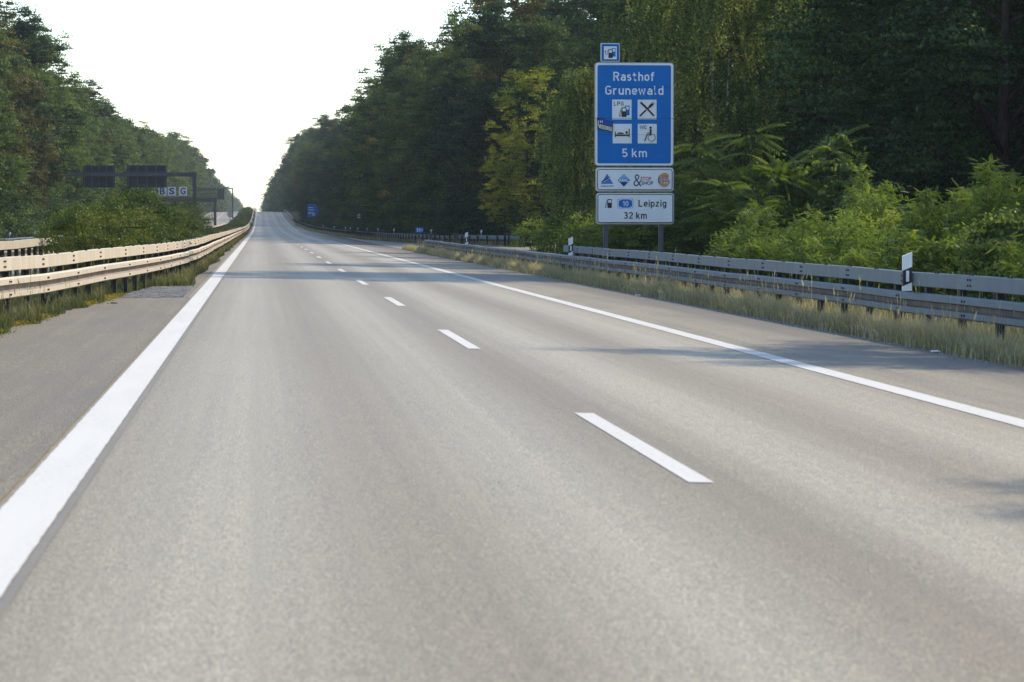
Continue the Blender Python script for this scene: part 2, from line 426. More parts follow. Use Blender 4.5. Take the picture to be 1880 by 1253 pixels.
def guard_rail(label, path, flip, box_range=None, w_beam=True, near_limit=260, posts=True, step=4.0, wob=.012, group=None, zoff=0.0, post_top=.83, end_dip=False, mats=None):
    """flip: traffic is on the -X side"""
    root = empty("guard_rail", (0, 0, 0)); tag(root, label, "guard rail", group)
    J = walk(path, step); jz = [gz(p.x, p.y)+zoff+rng.uniform(-wob, wob) for p in J]
    jx = [rng.uniform(-wob, wob) for p in J]
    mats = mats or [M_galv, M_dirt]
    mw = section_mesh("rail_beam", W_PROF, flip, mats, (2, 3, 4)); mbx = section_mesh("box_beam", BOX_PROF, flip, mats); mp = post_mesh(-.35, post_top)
    mp2 = post_mesh(-.35, .70)
    farW = MB(); farB = MB(); farP = MB(); bolts = MB()
    s = -1 if flip else 1
    def place(nm, me, i):
        a = Vector((J[i].x+jx[i], J[i].y, jz[i])); b = Vector((J[i+1].x+jx[i+1], J[i+1].y, jz[i+1])); d = b-a
        o = link(nm, me, root, a); L = d.length
        o.rotation_euler = (math.asin(d.z/L), 0, -math.atan2(d.x, d.y)); o.scale = (1, L/step, 1)
    def sweep(mbuf, prof, i):
        n = len(prof); v = []
        for k in (i, i+1):
            d = (J[min(k+1, len(J)-1)]-J[max(k-1, 0)]).normalized(); nr = Vector((d.y, -d.x, 0))*s
            for (o, z) in prof: q = J[k]+nr*o; v.append((q.x+jx[k], q.y, jz[k]+z))
        f = [(a, (a+1) % n, n+(a+1) % n, n+a) if not flip else (n+a, n+(a+1) % n, (a+1) % n, a) for a in range(n)]
        mbuf.add(v, f)
        if mbuf is farW:
            for a in (2, 3, 4): mbuf.m[len(mbuf.m)-n+a] = 1
    for i in range(len(J)-1):
        near = min(J[i].y, J[i+1].y) < near_limit
        inb = box_range and box_range[0] <= J[i].y <= box_range[1]
        if w_beam and not (end_dip and i >= len(J)-2):
            place("rail_beam", mw, i) if near else sweep(farW, W_PROF, i)
        if inb:
            place("box_beam", mbx, i) if near else sweep(farB, BOX_PROF, i)
        d = (J[i+1]-J[i]).normalized(); nr = Vector((d.y, -d.x, 0))*s; ang = -math.atan2(d.x, d.y)
        if posts:
            for t in (0.15, .65):
                p = J[i].lerp(J[i+1], t)-nr*.065; z = lerp(jz[i], jz[i+1], t)
                top = post_top if inb else .70
                if near:
                    o = link("post", mp if inb else mp2, root, (p.x, p.y, z)); o.rotation_euler = (0, 0, ang)
                elif J[i].y < 700:
                    farP.box(p.x-.05, p.x+.05, p.y-.03, p.y+.03, z-.3, z+top)
        if near:        # bolt heads at every joint
            for dy in (-.07, .07):
                spots = []
                if w_beam: spots += [(.081, .495), (.081, .685)]
                if inb: spots += [(.001, .90), (.001, .98)]
                for (o, z) in spots:
                    q = J[i]+d*dy+nr*(o+.006); bolts.box(q.x+jx[i]-.009, q.x+jx[i]+.009, q.y-.012, q.y+.012, jz[i]+z-.014, jz[i]+z+.014)
                if inb:
                    for e_ in (0, 2.0):
                        q = J[i]+d*(dy+e_)-nr*.03; bolts.box(q.x-.014, q.x+.014, q.y-.03, q.y+.03, jz[i]+1.03, jz[i]+1.062)
    if end_dip and w_beam:      # terminal that turns down into the ground
        for k in (len(J)-2, len(J)-1): pass
        a = J[-2]; d = (J[-1]-J[-2]).normalized()
        prof = W_PROF; n = len(prof); v = []; f = []; dips = [(0,0,0),(1.4,-.02,.0),(2.2,-.12,.1),(3.6,-.62,.5)]
        for (yy, dz, dx) in dips:
            for (o, z) in prof: v.append((a.x+s*o*1.0+jx[-2]-s*dx*.3, a.y+yy, jz[-2]+z+dz))
        for r_ in range(len(dips)-1):
            for q in range(n):
                qd = (r_*n+q, r_*n+(q+1) % n, (r_+1)*n+(q+1) % n, (r_+1)*n+q); f.append(qd if not flip else qd[::-1])
        m = MB(); m.add(v, f); m.build("end_terminal", mats, root)
    for nm, mbuf, mt in (("distant_rail_beam", farW, mats), ("distant_box_beam", farB, mats), ("distant_posts", farP, M_post), ("bolts", bolts, M_bolt)):
        if mbuf.v: mbuf.build(nm, mt, root)["kind"] = "stuff"
    return root

guard_rail("sunlit cream double guard rail with box beam along the median, beside the wide white line",
           [(-5.2,22),(-4.2,36),(-3.78,41.2),(-3.5,45.2),(-3.1,52.2),(-2.5,62.2),(-2.05,79),(-1.92,100),(-1.9,160),(-1.9,220),(-1.9,500),(-1.95,905),(-2.0,990)], False, (0, 1000), near_limit=240, wob=.015, zoff=-.08, mats=[M_galvw, M_recessw])
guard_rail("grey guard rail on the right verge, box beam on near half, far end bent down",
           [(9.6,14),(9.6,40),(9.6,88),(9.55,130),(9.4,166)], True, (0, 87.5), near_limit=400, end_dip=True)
guard_rail("sunlit cream guard rail of the opposite carriageway, ending against the median bushes",
           [(-6.2,40),(-6.2,80),(-6.2,200),(-6.2,500)], True, (0, 600), near_limit=110, mats=[M_galvw, M_recessw])
guard_rail("far guard rail on the outer side of the opposite carriageway, below the trees",
           [(-17,130),(-17,230),(-17,300),(-17,800)], False, None, near_limit=330)
guard_rail("curved low guard rail on the far side of the side ramp, under the dark trees",
           [(46,193),(25,203),(17,216.5),(13.3,240),(11.6,268),(11,290),(10.6,345),(10.2,420),(9.2,480),(8.3,600),(8.0,800),(7.9,905),(7.9,990)], False, None, near_limit=330, mats=[M_galvb, M_dirt])

# ------------------------------------------------------------------ leaf geometry helpers
def unit(v): return v/np.maximum(np.linalg.norm(v, axis=1, keepdims=True), 1e-9)
def leaf_quads(c, size, up=.5, out=None, outw=.5, asp=.6, axis=None, rg=rng):
    N = len(c); n = rg.normal(size=(N, 3)); n[:, 2] += up*2
    if out is not None: n = n+out*outw*2
    n = unit(n); a = rg.normal(size=(N, 3)) if axis is None else axis+rg.normal(size=(N, 3))*.35
    a = unit(a-n*np.sum(a*n, axis=1, keepdims=True)); b = np.cross(n, a)
    s = size if hasattr(size, '__len__') else np.full(N, size)
    s = (s*rg.uniform(.7, 1.3, N))[:, None]
    fold = n*s*.08
    v = np.stack([c-a*s*.5, c+b*s*.5*asp-fold, c+a*s*.5, c-b*s*.5*asp-fold], axis=1)
    return v.reshape(-1, 3)
def puffs(centers, radii, per, flat=.75, rg=rng):
    P = []; O = []; T = []
    for c, r in zip(centers, radii):
        n = max(4, int(per*(r**2)))
        d = unit(rg.normal(size=(n, 3))); d[:, 2] = np.abs(d[:, 2])*.5+d[:, 2]*.5
        rad = r*rg.uniform(.35, 1.0, n)**.6*(1+.25*rg.normal(size=n))
        P.append(np.array(c)+d*rad[:, None]*np.array([1, 1, flat])); O.append(d)
        T.append(np.full(n, .48+rg.normal()*.21)+rg.normal(size=n)*.15)
    return np.concatenate(P), np.concatenate(O), np.clip(np.concatenate(T), 0, 1)

def tree_parts(seed, H, Rad, base, nl, per, lsize, mat, pr=(1.0, 1.75), shape='round', barkm=M_bark, lean=.3, trunk_r=None):
    rg = np.random.default_rng(seed); m = MB()
    tr = trunk_r or H*.009+.02
    tp = [Vector((0, 0, -.5))]; wob = Vector((0, 0, 0))
    for k in range(1, 8):
        wob = wob+Vector((rg.normal()*.10*lean, rg.normal()*.10*lean, 0)); tp.append(Vector((wob.x*H*.1, wob.y*H*.1, H*.92*k/7)))
    m.tube(tp, [tr*(1.25 if k == 0 else 1)*(1-.88*k/7) for k in range(8)], 7)
    def trunk_at(z): 
        k = max(0, min(6, int(z/(H*.92)*7))); t = (z/(H*.92)*7)-k; return tp[k].lerp(tp[k+1], max(0, min(1, t)))
    C = []; RR = []
    for i in range(nl):
        t = base+(1-base)*(i+.5)/nl*.97; q = (t-base)/(1-base)
        if shape == 'round': e = (math.sin(math.pi*min(1, q*.82+.16)))**.65
        elif shape == 'cone': e = (1-q)**.8*.95+.12
        else: e = (math.sin(math.pi*min(1, q*.75+.2)))**.5
        az = i*2.4+rg.normal()*.4; L = Rad*e*rg.uniform(.62, 1.12)
        z0 = max(.4, H*t-L*.45); p0 = trunk_at(min(z0, H*.9)); p0 = Vector((p0.x, p0.y, z0))
        end = Vector((p0.x+math.cos(az)*L, p0.y+math.sin(az)*L, min(H*.98, H*t+rg.normal()*.9)))
        mid = p0.lerp(end, .5)+Vector((0, 0, .10*L))
        rb = tr*(1-.85*min(1, z0/H))*.5
        m.tube([p0, mid, end], [rb, rb*.6, rb*.15], 5)
        C.append(end); RR.append(rg.uniform(*pr)*(Rad/4.6)**.5)
        for k in range(2):
            f = rg.uniform(.35, .85); c = p0.lerp(end, f)+Vector((rg.normal(), rg.normal(), rg.normal()*.8+.3))*(.13*Rad)
            C.append(c); RR.append(rg.uniform(*pr)*(.75 if k else .6)*(Rad/4.6)**.5)
            m.tube([p0.lerp(end, f*.8), c], [rb*.35, rb*.1], 4, cap=False)
    for k in range(4): C.append(Vector((tp[-1].x+rg.normal()*.5, tp[-1].y+rg.normal()*.5, H*(.93+.05*rg.uniform())))); RR.append(pr[0]*.7)
    C2 = []; R2 = []; K = 8
    for c, r_ in zip(C, RR):                       # every bough carries a cluster of smaller leaf clumps
        d = unit(rg.normal(size=(K, 3))); d[:, 2] = d[:, 2]*1.0+.15
        for j in range(K):
            C2.append(np.array(c)+d[j]*r_*rg.uniform(.45, 1.0)); R2.append(r_*rg.uniform(.34, .60))
    P, O, T = puffs(C2, R2, per*.62, 1.0, rg)
    cm = np_mesh("crown", leaf_quads(P, lsize, .45, O, 1.0, .62, rg=rg), 4, mat, T)
    return m.mesh("trunk", barkm, True), cm

# shared tree meshes
TREES = {}
def reg(key, *a, **k): TREES[key] = tree_parts(*a, **k)
reg('dark_a', 11, 19, 5.0, .08, 30, 330, .21, L_dark)
reg('dark_b', 12, 20, 4.6, .12, 30, 330, .21, L_dark, shape='oval')
reg('mid_a', 13, 18, 4.8, .08, 28, 320, .21, L_mid)
reg('mid_b', 14, 20, 5.2, .12, 30, 300, .22, L_mid, pr=(1.1, 1.9))
reg('olive_a', 15, 18.5, 4.6, .12, 30, 320, .20, L_olive, pr=(.9, 1.5))
reg('yellow_a', 16, 13, 3.4, .16, 26, 420, .16, L_yellow, pr=(.7, 1.2))
reg('loose_a', 17, 20, 4.2, .28, 26, 270, .20, L_mid, pr=(.75, 1.35), shape='oval')
reg('near_a', 18, 17, 5.0, .06, 38, 560, .135, L_dark)
reg('near_b', 19, 18, 5.2, .08, 38, 560, .135, L_dark, shape='oval')
LOW = {}
LOW['dark'] = tree_parts(21, 19, 5.2, .08, 20, 16, .6, L_dark)
LOW['mid'] = tree_parts(22, 19, 5.2, .08, 20, 16, .6, L_mid)

def birch_parts(seed, H, Rad, base, n_str, mat=L_birch):
    rg = np.random.default_rng(seed); m = MB()
    tp = [(math.sin(k*.8)*.12, math.cos(k*.6)*.1, -.4+(H+.2)*k/8) for k in range(9)]
    m.tube(tp, [.13*(1-.9*k/8)+.008 for k in range(9)], 8)
    P = []; T = []
    for i in range(26):
        z = H*(base+(1-base)*(i+.5)/26); q = (i+.5)/26; az = i*2.4+rg.normal()*.3
        L = Rad*(math.sin(math.pi*min(1, q*.75+.2)))**.6*rg.uniform(.7, 1.1)
        p0 = Vector((tp[min(8, int(z/H*8))][0], tp[min(8, int(z/H*8))][1], z)); end = p0+Vector((math.cos(az)*L, math.sin(az)*L, L*.55))
        m.tube([p0, p0.lerp(end, .5)+Vector((0, 0, .15*L)), end], [.035*(1-q*.6), .018, .005], 4, 1)
        for s_ in range(n_str):
            f = rg.uniform(.15, 1.05); st = p0.lerp(end, f)+Vector((rg.normal()*.28, rg.normal()*.28, rg.normal()*.25+.1*L))
            ln = rg.uniform(.8, 2.6)*(.6+.5*f); sw = rg.normal(size=2)*.12; tint = .5+rg.normal()*.16
            k = int(ln*34); t = rg.uniform(0, 1, k)
            pts = np.stack([st.x+sw[0]*t*ln+rg.normal(size=k)*.05, st.y+sw[1]*t*ln+rg.normal(size=k)*.05, st.z-ln*t**1.1], 1)
            P.append(pts); T.append(np.full(k, tint)+rg.normal(size=k)*.2)
    P = np.concatenate(P); T = np.clip(np.concatenate(T), 0, 1); keep = P[:, 2] > .8; P = P[keep]; T = T[keep]
    return m.mesh("trunk", [M_birchbark, M_twig], True), np_mesh("crown", leaf_quads(P, .095, .0, None, 0, .8, rg=rg), 4, mat, T)
BIRCH = [birch_parts(31, 15.5, 4.1, .17, 62), birch_parts(32, 11, 2.7, .17, 44)]

def shrub_parts(seed, H, Rx, Ry, per, ls, mat, n=26, pr=(.4, .7), asp=.6, up=.35, upright=False):
    rg = np.random.default_rng(seed); m = MB(); C = []; RR = []
    for i in range(n):
        a = rg.uniform(0, 2*math.pi); r = math.sqrt(rg.uniform(0, 1)); z = H*(.12+.80*rg.uniform()**.8*math.sqrt(max(0.05, 1-r*r*.8)))
        c = Vector((Rx*r*math.cos(a)*.85, Ry*r*math.sin(a)*.85, z)); C.append(c); RR.append(rg.uniform(*pr))
        if i % 2 == 0:
            b = Vector((c.x*.25, c.y*.25, -.1)); m.tube([b, b.lerp(c, .55)+Vector((0, 0, .1*H)), c], [.025, .015, .004], 4, cap=False)
    P, O, T = puffs([tuple(c) for c in C], RR, per, .85, rg)
    keep = P[:, 2] > 0.02; P = P[keep]; O = O[keep]; T = T[keep]
    ax = None
    if upright: ax = np.tile(np.array([[0, 0, 1.0]]), (len(P), 1))+O*.5
    return m.mesh("stems", M_twig), np_mesh("foliage", leaf_quads(P, ls, up, O, .5, asp, ax, rg), 4, mat, T)
SHRUB = {
 'edge_a': shrub_parts(41, 4.2, 2.6, 2.6, 260, .15, L_dark, 30, (.55, 1.0)),
 'edge_b': shrub_parts(42, 3.4, 2.4, 2.4, 260, .15, L_mid, 26, (.5, .9)),
 'bush_a': shrub_parts(43, 2.5, 1.8, 3.0, 2600, .07, L_bush, 60, (.18, .48)),
 'bush_b': shrub_parts(44, 2.8, 1.6, 2.6, 2600, .07, L_bush, 60, (.18, .48)),
 'broom': shrub_parts(45, 2.4, 1.3, 3.0, 1300, .16, L_broom, 40, (.3, .5), .12, .0, True),
 'low': shrub_parts(46, 1.5, 1.6, 1.6, 1500, .075, L_bush, 26, (.25, .45)),
 'bright': shrub_parts(48, 2.6, 1.5, 1.5, 1300, .085, L_robinia, 34, (.25, .55)),
 'leafy': shrub_parts(49, 2.4, 1.4, 1.4, 1000, .11, L_ailan, 30, (.25, .5)),
 'maple': shrub_parts(47, 3.6, .55, .55, 1500, .13, L_ailan, 22, (.2, .34), .8),
}

# compound leaves
def compound(n_pairs, rach, ll, lw, droop, asym=0.0):
    q = []
    for k in range(n_pairs+1):
        t = .2+.8*k/n_pairs; y = rach*t; z = -droop*rach*t*t
        for s_ in ((-1, 1) if k < n_pairs else (0,)):
            if s_ == 0: d = np.array([0, 1, -.6*droop*2]); w = np.array([1, 0, 0])
            else: d = np.array([s_*.95, .35, -.35-droop*.6]); w = np.array([-.35*s_, .95, 0.])
            d = d/np.linalg.norm(d); w = w/np.linalg.norm(w)
            b = np.array([0, y, z]); e = b+d*ll*(1-.35*abs(t-.5)); mid = b+d*ll*.45
            q.append([b, mid+w*lw*.5, e, mid-w*lw*.5])
    return np.array(q)
def compound_plant(seed, stems, H, spread, n_leaf, tmpl, sc, mat, lo=.12, pitch=-.1, whorl=0):
    rg = np.random.default_rng(seed); m = MB(); O = []; D = []
    for s_ in range(stems):
        a = rg.uniform(0, 2*math.pi); r = spread*math.sqrt(rg.uniform(0.02, 1)); h = H*rg.uniform(.45, 1.08)*(1-.3*(r/spread)**2)
        b = Vector((math.cos(a)*r*.25, math.sin(a)*r*.25, -.1)); e = Vector((math.cos(a)*r, math.sin(a)*r, h))
        mid = b.lerp(e, .5)+Vector((-math.cos(a), -math.sin(a), .4))*.12*r
        m.tube([b, mid, e], [.022, .014, .005], 5, cap=False)
        for k in range(n_leaf):
            f = lo+(1-lo)*rg.uniform()**.75
            p = (b.lerp(mid, f*2) if f < .5 else mid.lerp(e, f*2-1))
            # short side twig
            az = rg.uniform(0, 2*math.pi); tw = (rg.uniform(.0, 1)**1.3*.75*(1.12-f)**.8*spread) if not whorl else .02
            q = p+Vector((math.cos(az)*tw, math.sin(az)*tw, tw*.25))
            O.append(q); D.append((az+rg.normal()*.8, pitch+rg.normal()*.45))
        for k in range(whorl):
            az = k*2*math.pi/max(1, whorl)+rg.normal()*.2; O.append(e+Vector((0, 0, -rg.uniform(0, .25)))); D.append((az, .35+rg.normal()*.25))
    N = len(O); V = np.empty((N, len(tmpl), 4, 3)); T = np.empty((N, len(tmpl)))
    for i, (o, (az, pt)) in enumerate(zip(O, D)):
        M = Matrix.Rotation(az, 3, 'Z') @ Matrix.Rotation(pt, 3, 'X') @ Matrix.Rotation(rg.normal()*.4, 3, 'Y')
        s_ = sc*rg.uniform(.7, 1.2)
        V[i] = (tmpl.reshape(-1, 3)*s_ @ np.array(M).T).reshape(tmpl.shape)+np.array(o)
        T[i] = np.clip(.5+rg.normal()*.2+rg.normal(size=len(tmpl))*.08+(o.z/H-.5)*.25, 0, 1)
    return m.mesh("stems", M_twig), np_mesh("foliage", V.reshape(-1, 3), 4, mat, T.ravel())
ROB_T = compound(7, .22, .042, .022, .2); AIL_T = compound(11, .75, .17, .05, .45)
ROB = [compound_plant(51, 20, 2.6, 1.5, 330, ROB_T, 1.0, L_robinia), compound_plant(52, 18, 3.2, 1.4, 330, ROB_T, 1.0, L_robinia),
       compound_plant(53, 20, 2.1, 1.6, 300, ROB_T, 1.0, L_robinia)]
AIL = [compound_plant(54, 9, 3.7, 1.2, 34, AIL_T, 1.0, L_ailan, .3, .25, 9), compound_plant(55, 8, 3.0, 1.1, 32, AIL_T, .95, L_ailan, .25, .25, 8)]

def put(name, parts, names, x, y, s, label, cat, group=None, rz=None, sz=1.0, dz=0.0):
    o = empty(name, (x, y, gz(x, y)+dz), rnd.uniform(0, 6.28) if rz is None else rz); o.scale = (s, s, s*sz)
    tag(o, label, cat, group)
    for nm, me in zip(names, parts): link(nm, me, o)
    return o
TP = ("trunk", "crown"); SP = ("stems", "foliage")

# ------------------------------------------------------------------ forest, right-hand side
DESC = {'dark_a': "dense dark green", 'dark_b': "tall oval dark green", 'mid_a': "mid green round-crowned", 'mid_b': "broad mid green",
        'olive_a': "olive brown tinged", 'loose_a': "slender loose-crowned", 'yellow_a': "small yellow-green"}
def zone(x, y, side):
    """the landmark that stands in front of a tree, from the camera's place"""
    u = 479+5222*x/y
    if side == 'R':
        for lim, t in ((545, "at the crest"), (600, "behind the blue arrow sign"), (640, "left of the speed limit sign"), (700, "above the speed limit sign"), (755, "left of the kilometre plate"),
                       (800, "above the kilometre plate"), (870, "above the brown post"), (930, "left of the yellow-green tree"), (1010, "behind the yellow-green tree"), (1100, "behind the small birch")):
            if u < lim: return t
        return "behind the birches"
    for lim, t in ((0, "beyond the left edge"), (50, "at the left edge"), (100, "right of the tall left-edge tree"), (155, "left of the gantry panels"), (222, "above the left gantry panel"), (280, "above the right gantry panel"),
                   (315, "right of the gantry panels"), (365, "above the first gantry post"), (400, "above the walkway gantry")):
        if u < lim: return t
    return "towards the left of the crest"
def rail_x(y): return float(np.interp(y, [190, 203, 216, 240, 268, 345, 420, 480, 600, 940, 1000, 1500, 3000], [46, 25, 17, 13.3, 11.6, 10.6, 10.2, 9.2, 8.3, 7.9, 5.5, 3.4, 2.4]))
KINDS_R = ['dark_a', 'mid_b', 'dark_b', 'mid_a', 'olive_a', 'dark_a', 'mid_a', 'dark_b', 'loose_a']
KINDS_L = ['mid_a', 'mid_b', 'olive_a', 'mid_a', 'dark_a', 'loose_a', 'mid_b', 'mid_a']
def fscale(k, Hwant): return Hwant/{'dark_a': 19, 'dark_b': 20, 'mid_a': 18, 'mid_b': 20, 'olive_a': 18.5, 'yellow_a': 13, 'loose_a': 20, 'near_a': 17, 'near_b': 18}[k]
def forest_tree(k, x, y, H, side, label=None):
    lab = label or f"{DESC[k]} forest tree {zone(x, y, side)}"
    return put("broadleaf_tree", TREES[k], TP, x, y, fscale(k, H), lab, "tree", None if label else f"{DESC[k]} forest trees {zone(x, y, side)}", sz=rnd.uniform(.94, 1.08))
i = 0; y = 206
while y < 1000:
    k = KINDS_R[i % len(KINDS_R)] if rnd.random() > .25 else rnd.choice(KINDS_R)
    xr = rail_x(y)+(1.8 if 380 < y < 560 else 0)
    forest_tree(k, xr+4.6+rnd.uniform(-.6, 1.6), y, (rnd.uniform(15, 17.5) if y < 300 else rnd.uniform(16.5, 20.5)*(1.0 if y < 700 else 1.08)), 'R')
    y += rnd.uniform(6.0, 8.5)*(1 if y < 420 else 1.35 if y < 700 else 1.9); i += 1
# trees behind the ramp, facing the camera
for (x, y, k, H) in [(19,224,'dark_a',17.5),(24,216,'dark_b',15),(29,211,'mid_a',13),(34,208,'dark_a',13.5),(39,206,'dark_b',15),(21,234,'olive_a',19),(27,228,'dark_b',22),
                     (33,224,'mid_b',21),(40,220,'dark_a',22),(18,246,'mid_b',17.5),(23.5,250,'dark_a',20.5),(30,246,'loose_a',22),(18,262,'dark_b',18),(23,276,'dark_a',20.5),(46,214,'mid_a',21),(20.8,259,'dark_b',21),(25,244,'dark_a',22),(28.5,256,'mid_b',23.5),(33,250,'dark_b',23.5),(24.5,262,'mid_a',22),(37,240,'dark_a',23)]:
    forest_tree(k, x, y, H, 'R')
put("broadleaf_tree", TREES['yellow_a'], TP, 18.9, 202, .93, "bright yellow-green small tree left of the large blue sign, before the dark wood", "tree")
put("broadleaf_tree", TREES['yellow_a'], TP, 17.6, 205, .6, "low yellow-green sapling below the bright yellow-green tree", "tree")
# dark wood on the right, close to the road
near_spots = [(24.5,100,'near_a',14.5),(30,112,'near_b',17),(25.5,118,'near_a',15.5),(33,126,'near_a',17),(27,134,'near_b',17),(36,108,'near_b',17),(31,98,'near_a',15.5),
              (38,140,'near_a',19),(32,146,'near_b',18),(25,150,'near_a',17),(21.5,140,'near_b',15),(27.5,92,'near_b',14.5),(34,92,'near_a',16),(42,122,'near_b',19),(40,104,'near_a',18),(22,160,'near_b',16),(28,168,'near_a',18),(34,160,'near_b',19)]
def wood_place(x, y):
    u = 479+5222*x/y
    for lim, t in ((1240, "behind the blue sign"), (1400, "behind the long-leaved saplings"), (1520, "right of the large birch"), (1600, "above the slim young maple"), (1700, "above the near marker post"), (1800, "right of the near marker post"), (1900, "at the right edge")):
        if u < lim: return t
    return "beyond the right edge"
for n_, (x, y, k, H) in enumerate(near_spots):
    row = "front" if y < 105 else "middle" if y < 130 else "back"
    put("broadleaf_tree", TREES[k], TP, x, y, fscale(k, H), f"very dark {'round' if k == 'near_a' else 'tall-crowned'} tree, {row} of the shaded wood, {wood_place(x, y)}", "tree", "dark trees of the shaded wood")
put("broadleaf_tree", TREES['near_b'], TP, 24.0, 90.5, 1.28, "tallest dark tree of the shaded wood, its shadow crossing the lanes", "tree", sz=1.05)
put("broadleaf_tree", TREES['near_a'], TP, 27.5, 95.5, 1.52, "second tallest dark tree of the shaded wood, right of the tallest", "tree")
# trees beside the camera, outside the frame, whose shade falls on the lanes
for (x, y, k, H) in [(22.4,40.8,'near_a',16.5),(22.5,21.2,'near_b',16.5),(26,60,'near_a',15)]:
    put("broadleaf_tree", TREES[k], TP, x, y, fscale(k, H), "dark roadside tree standing beside the carriageway right of the view", "tree", "roadside trees beside the view")
put("birch_tree", BIRCH[0], TP, 17.5, 110, 1.0, "large weeping birch with pale trunk directly behind the blue sign", "tree", rz=.4)
put("birch_tree", BIRCH[0], TP, 19.3, 117, .95, "second weeping birch, right behind the large birch beside the dark wood", "tree", rz=2.4)
put("birch_tree", BIRCH[1], TP, 13.9, 122, .74, "small weeping birch hanging down at the left edge of the blue sign", "tree", rz=1.4)
# ------------------------------------------------------------------ forest, left-hand side
i = 0; y = 176
while y < 1000:
    k = KINDS_L[i % len(KINDS_L)] if rnd.random() > .25 else rnd.choice(KINDS_L)
    H = rnd.uniform(15.5, 19.5)*(1 if y < 600 else 1.12)
    forest_tree(k, -22.3+rnd.uniform(-1.2, .8)-(1.5 if y < 260 else 0), y, H, 'L')
    y += rnd.uniform(6.0, 8.5)*(1 if y < 420 else 1.35 if y < 700 else 1.9); i += 1
forest_tree('loose_a', -25.2, 270, 21.5, 'L', "tall loose-crowned tree at the left edge, rising above its neighbours")
forest_tree('olive_a', -20.6, 222, 13, 'L', "autumn brown tree low at the left edge of the view")

forest_tree('olive_a', -19.8, 236, 12.5, 'L', "brownish green tree whose crown hides the left end of the first gantry")
forest_tree('mid_a', -19.6, 206, 11.5, 'L', "low green tree over the outer rail near the left edge")
forest_tree('dark_a', -19.9, 247, 13, 'L', "dark tree just behind the left gantry panel's hidden end")
# everything deeper in the woods and beyond the crest: one mass
def mass(name, spots):
    V = []; T = []; mi = []
    cache = {}
    for kk, (tm, cm) in LOW.items():
        n = len(cm.vertices); co = np.empty(n*3, np.float32); cm.vertices.foreach_get("co", co)
        ti = np.empty(n//4, np.float32); cm.attributes["tint"].data.foreach_get("value", ti); cache[kk] = (co.reshape(-1, 3), ti)
    for (x, y, s_, kk) in spots:
        co, ti = cache[kk]; a = rnd.uniform(0, 6.28); c, s2 = math.cos(a), math.sin(a)
        q = co*s_; q = np.stack([q[:, 0]*c-q[:, 1]*s2+x, q[:, 0]*s2+q[:, 1]*c+y, q[:, 2]*rnd.uniform(.92, 1.1)+gz(x, y)], 1)
        V.append(q); T.append(np.clip(ti+rnd.uniform(-.2, .2), 0, 1)); mi.append(np.full(len(ti), 0 if kk == 'dark' else 1))
    me = np_mesh(name, np.concatenate(V), 4, None, np.concatenate(T), [L_dark, L_mid], np.concatenate(mi))
    return tag(link(name, me), kind="stuff")
sp = []
for row, (dx, st, a, b) in enumerate([(12, 10, 250, 1000), (20, 12, 250, 800), (5.5, 13, 1000, 2800), (12, 18, 1000, 2600)]):
    y = a
    while y < b:
        sp.append((rail_x(y)+dx+rnd.uniform(-2, 2), y, rnd.uniform(.98, 1.15)*(.88 if y < 330 else 1), rnd.choice(['dark', 'dark', 'mid']))); y += st*rnd.uniform(.8, 1.2)
for row, (dx, st, a, b) in enumerate([(-30, 9, 170, 1000), (-38, 12, 150, 800), (-22.5, 13, 1000, 2800), (-30, 18, 1000, 2600)]):
    y = a
    while y < b:
        sp.append((dx+rnd.uniform(-2, 2), y, rnd.uniform(.92, 1.1), rnd.choice(['dark', 'mid', 'mid']))); y += st*rnd.uniform(.8, 1.2)
for x in range(-60, 70, 6): sp.append((x+rnd.uniform(-2, 2), 2850+rnd.uniform(-20, 20), rnd.uniform(.62, .78), rnd.choice(['dark', 'mid'])))
for (a, b, x0, x1, n_) in [(90, 200, 42, 62, 40), (200, 260, 48, 75, 18), (60, 100, 36, 52, 14), (120, 180, 28, 42, 16)]:
    for _ in range(n_): sp.append((rnd.uniform(x0, x1), rnd.uniform(a, b), rnd.uniform(.95, 1.15), 'dark'))
mass("far_wood", sp)

# shrubs at the foot of the woods
n_ = 0
for (side, a, b, st) in [('R', 206, 620, 4.2), ('L', 170, 620, 4.2)]:
    y = a
    while y < b:
        kk = rnd.choice(['edge_a', 'edge_b']) if side == 'L' else rnd.choice(['edge_a', 'edge_a', 'edge_b'])
        x = (rail_x(y)+2.6+rnd.uniform(-.3, 1.2)+(1.8 if 380 < y < 560 else 0)) if side == 'R' else -19.7+rnd.uniform(-.8, .8)
        lab = f"{'dark' if kk == 'edge_a' else 'mid green'} shrub at the wood's foot {zone(x, y, side)}"
        put("wood_edge_shrub", SHRUB[kk], SP, x, y, rnd.uniform(.7, 1.25), lab, "shrub", f"wood edge shrubs {'right' if side == 'R' else 'left'} of the motorway")
        y += st*rnd.uniform(.7, 1.3)*(1 if y < 350 else 1.6)
for (x, y) in [(19.5,200),(22.5,207),(26,205.5),(29.5,203),(33,201.5),(37,200),(41,199),(16.5,221),(15,232)]:
    put("wood_edge_shrub", SHRUB['edge_a'], SP, x, y+3.5, rnd.uniform(.9, 1.3), f"dark shrub behind the ramp rail {zone(x, y, 'R')}", "shrub", "wood edge shrubs right of the motorway")
# understorey inside the near dark wood
for (x, y) in [(21,96),(24,104),(27,110),(30,118),(22.5,114),(33,100),(36,116),(24,126),(28,88),(32,86),(21,134),(26,142),(20.5,150),(23,168),(37,94),(19.5,128)]:
    put("wood_edge_shrub", SHRUB['edge_a'], SP, x, y, rnd.uniform(1.0, 1.5), f"shaded shrub under the dark trees, {'front' if y < 100 else 'middle' if y < 125 else 'back'} row, {wood_place(x, y)}", "shrub", "shaded shrubs under the dark trees")

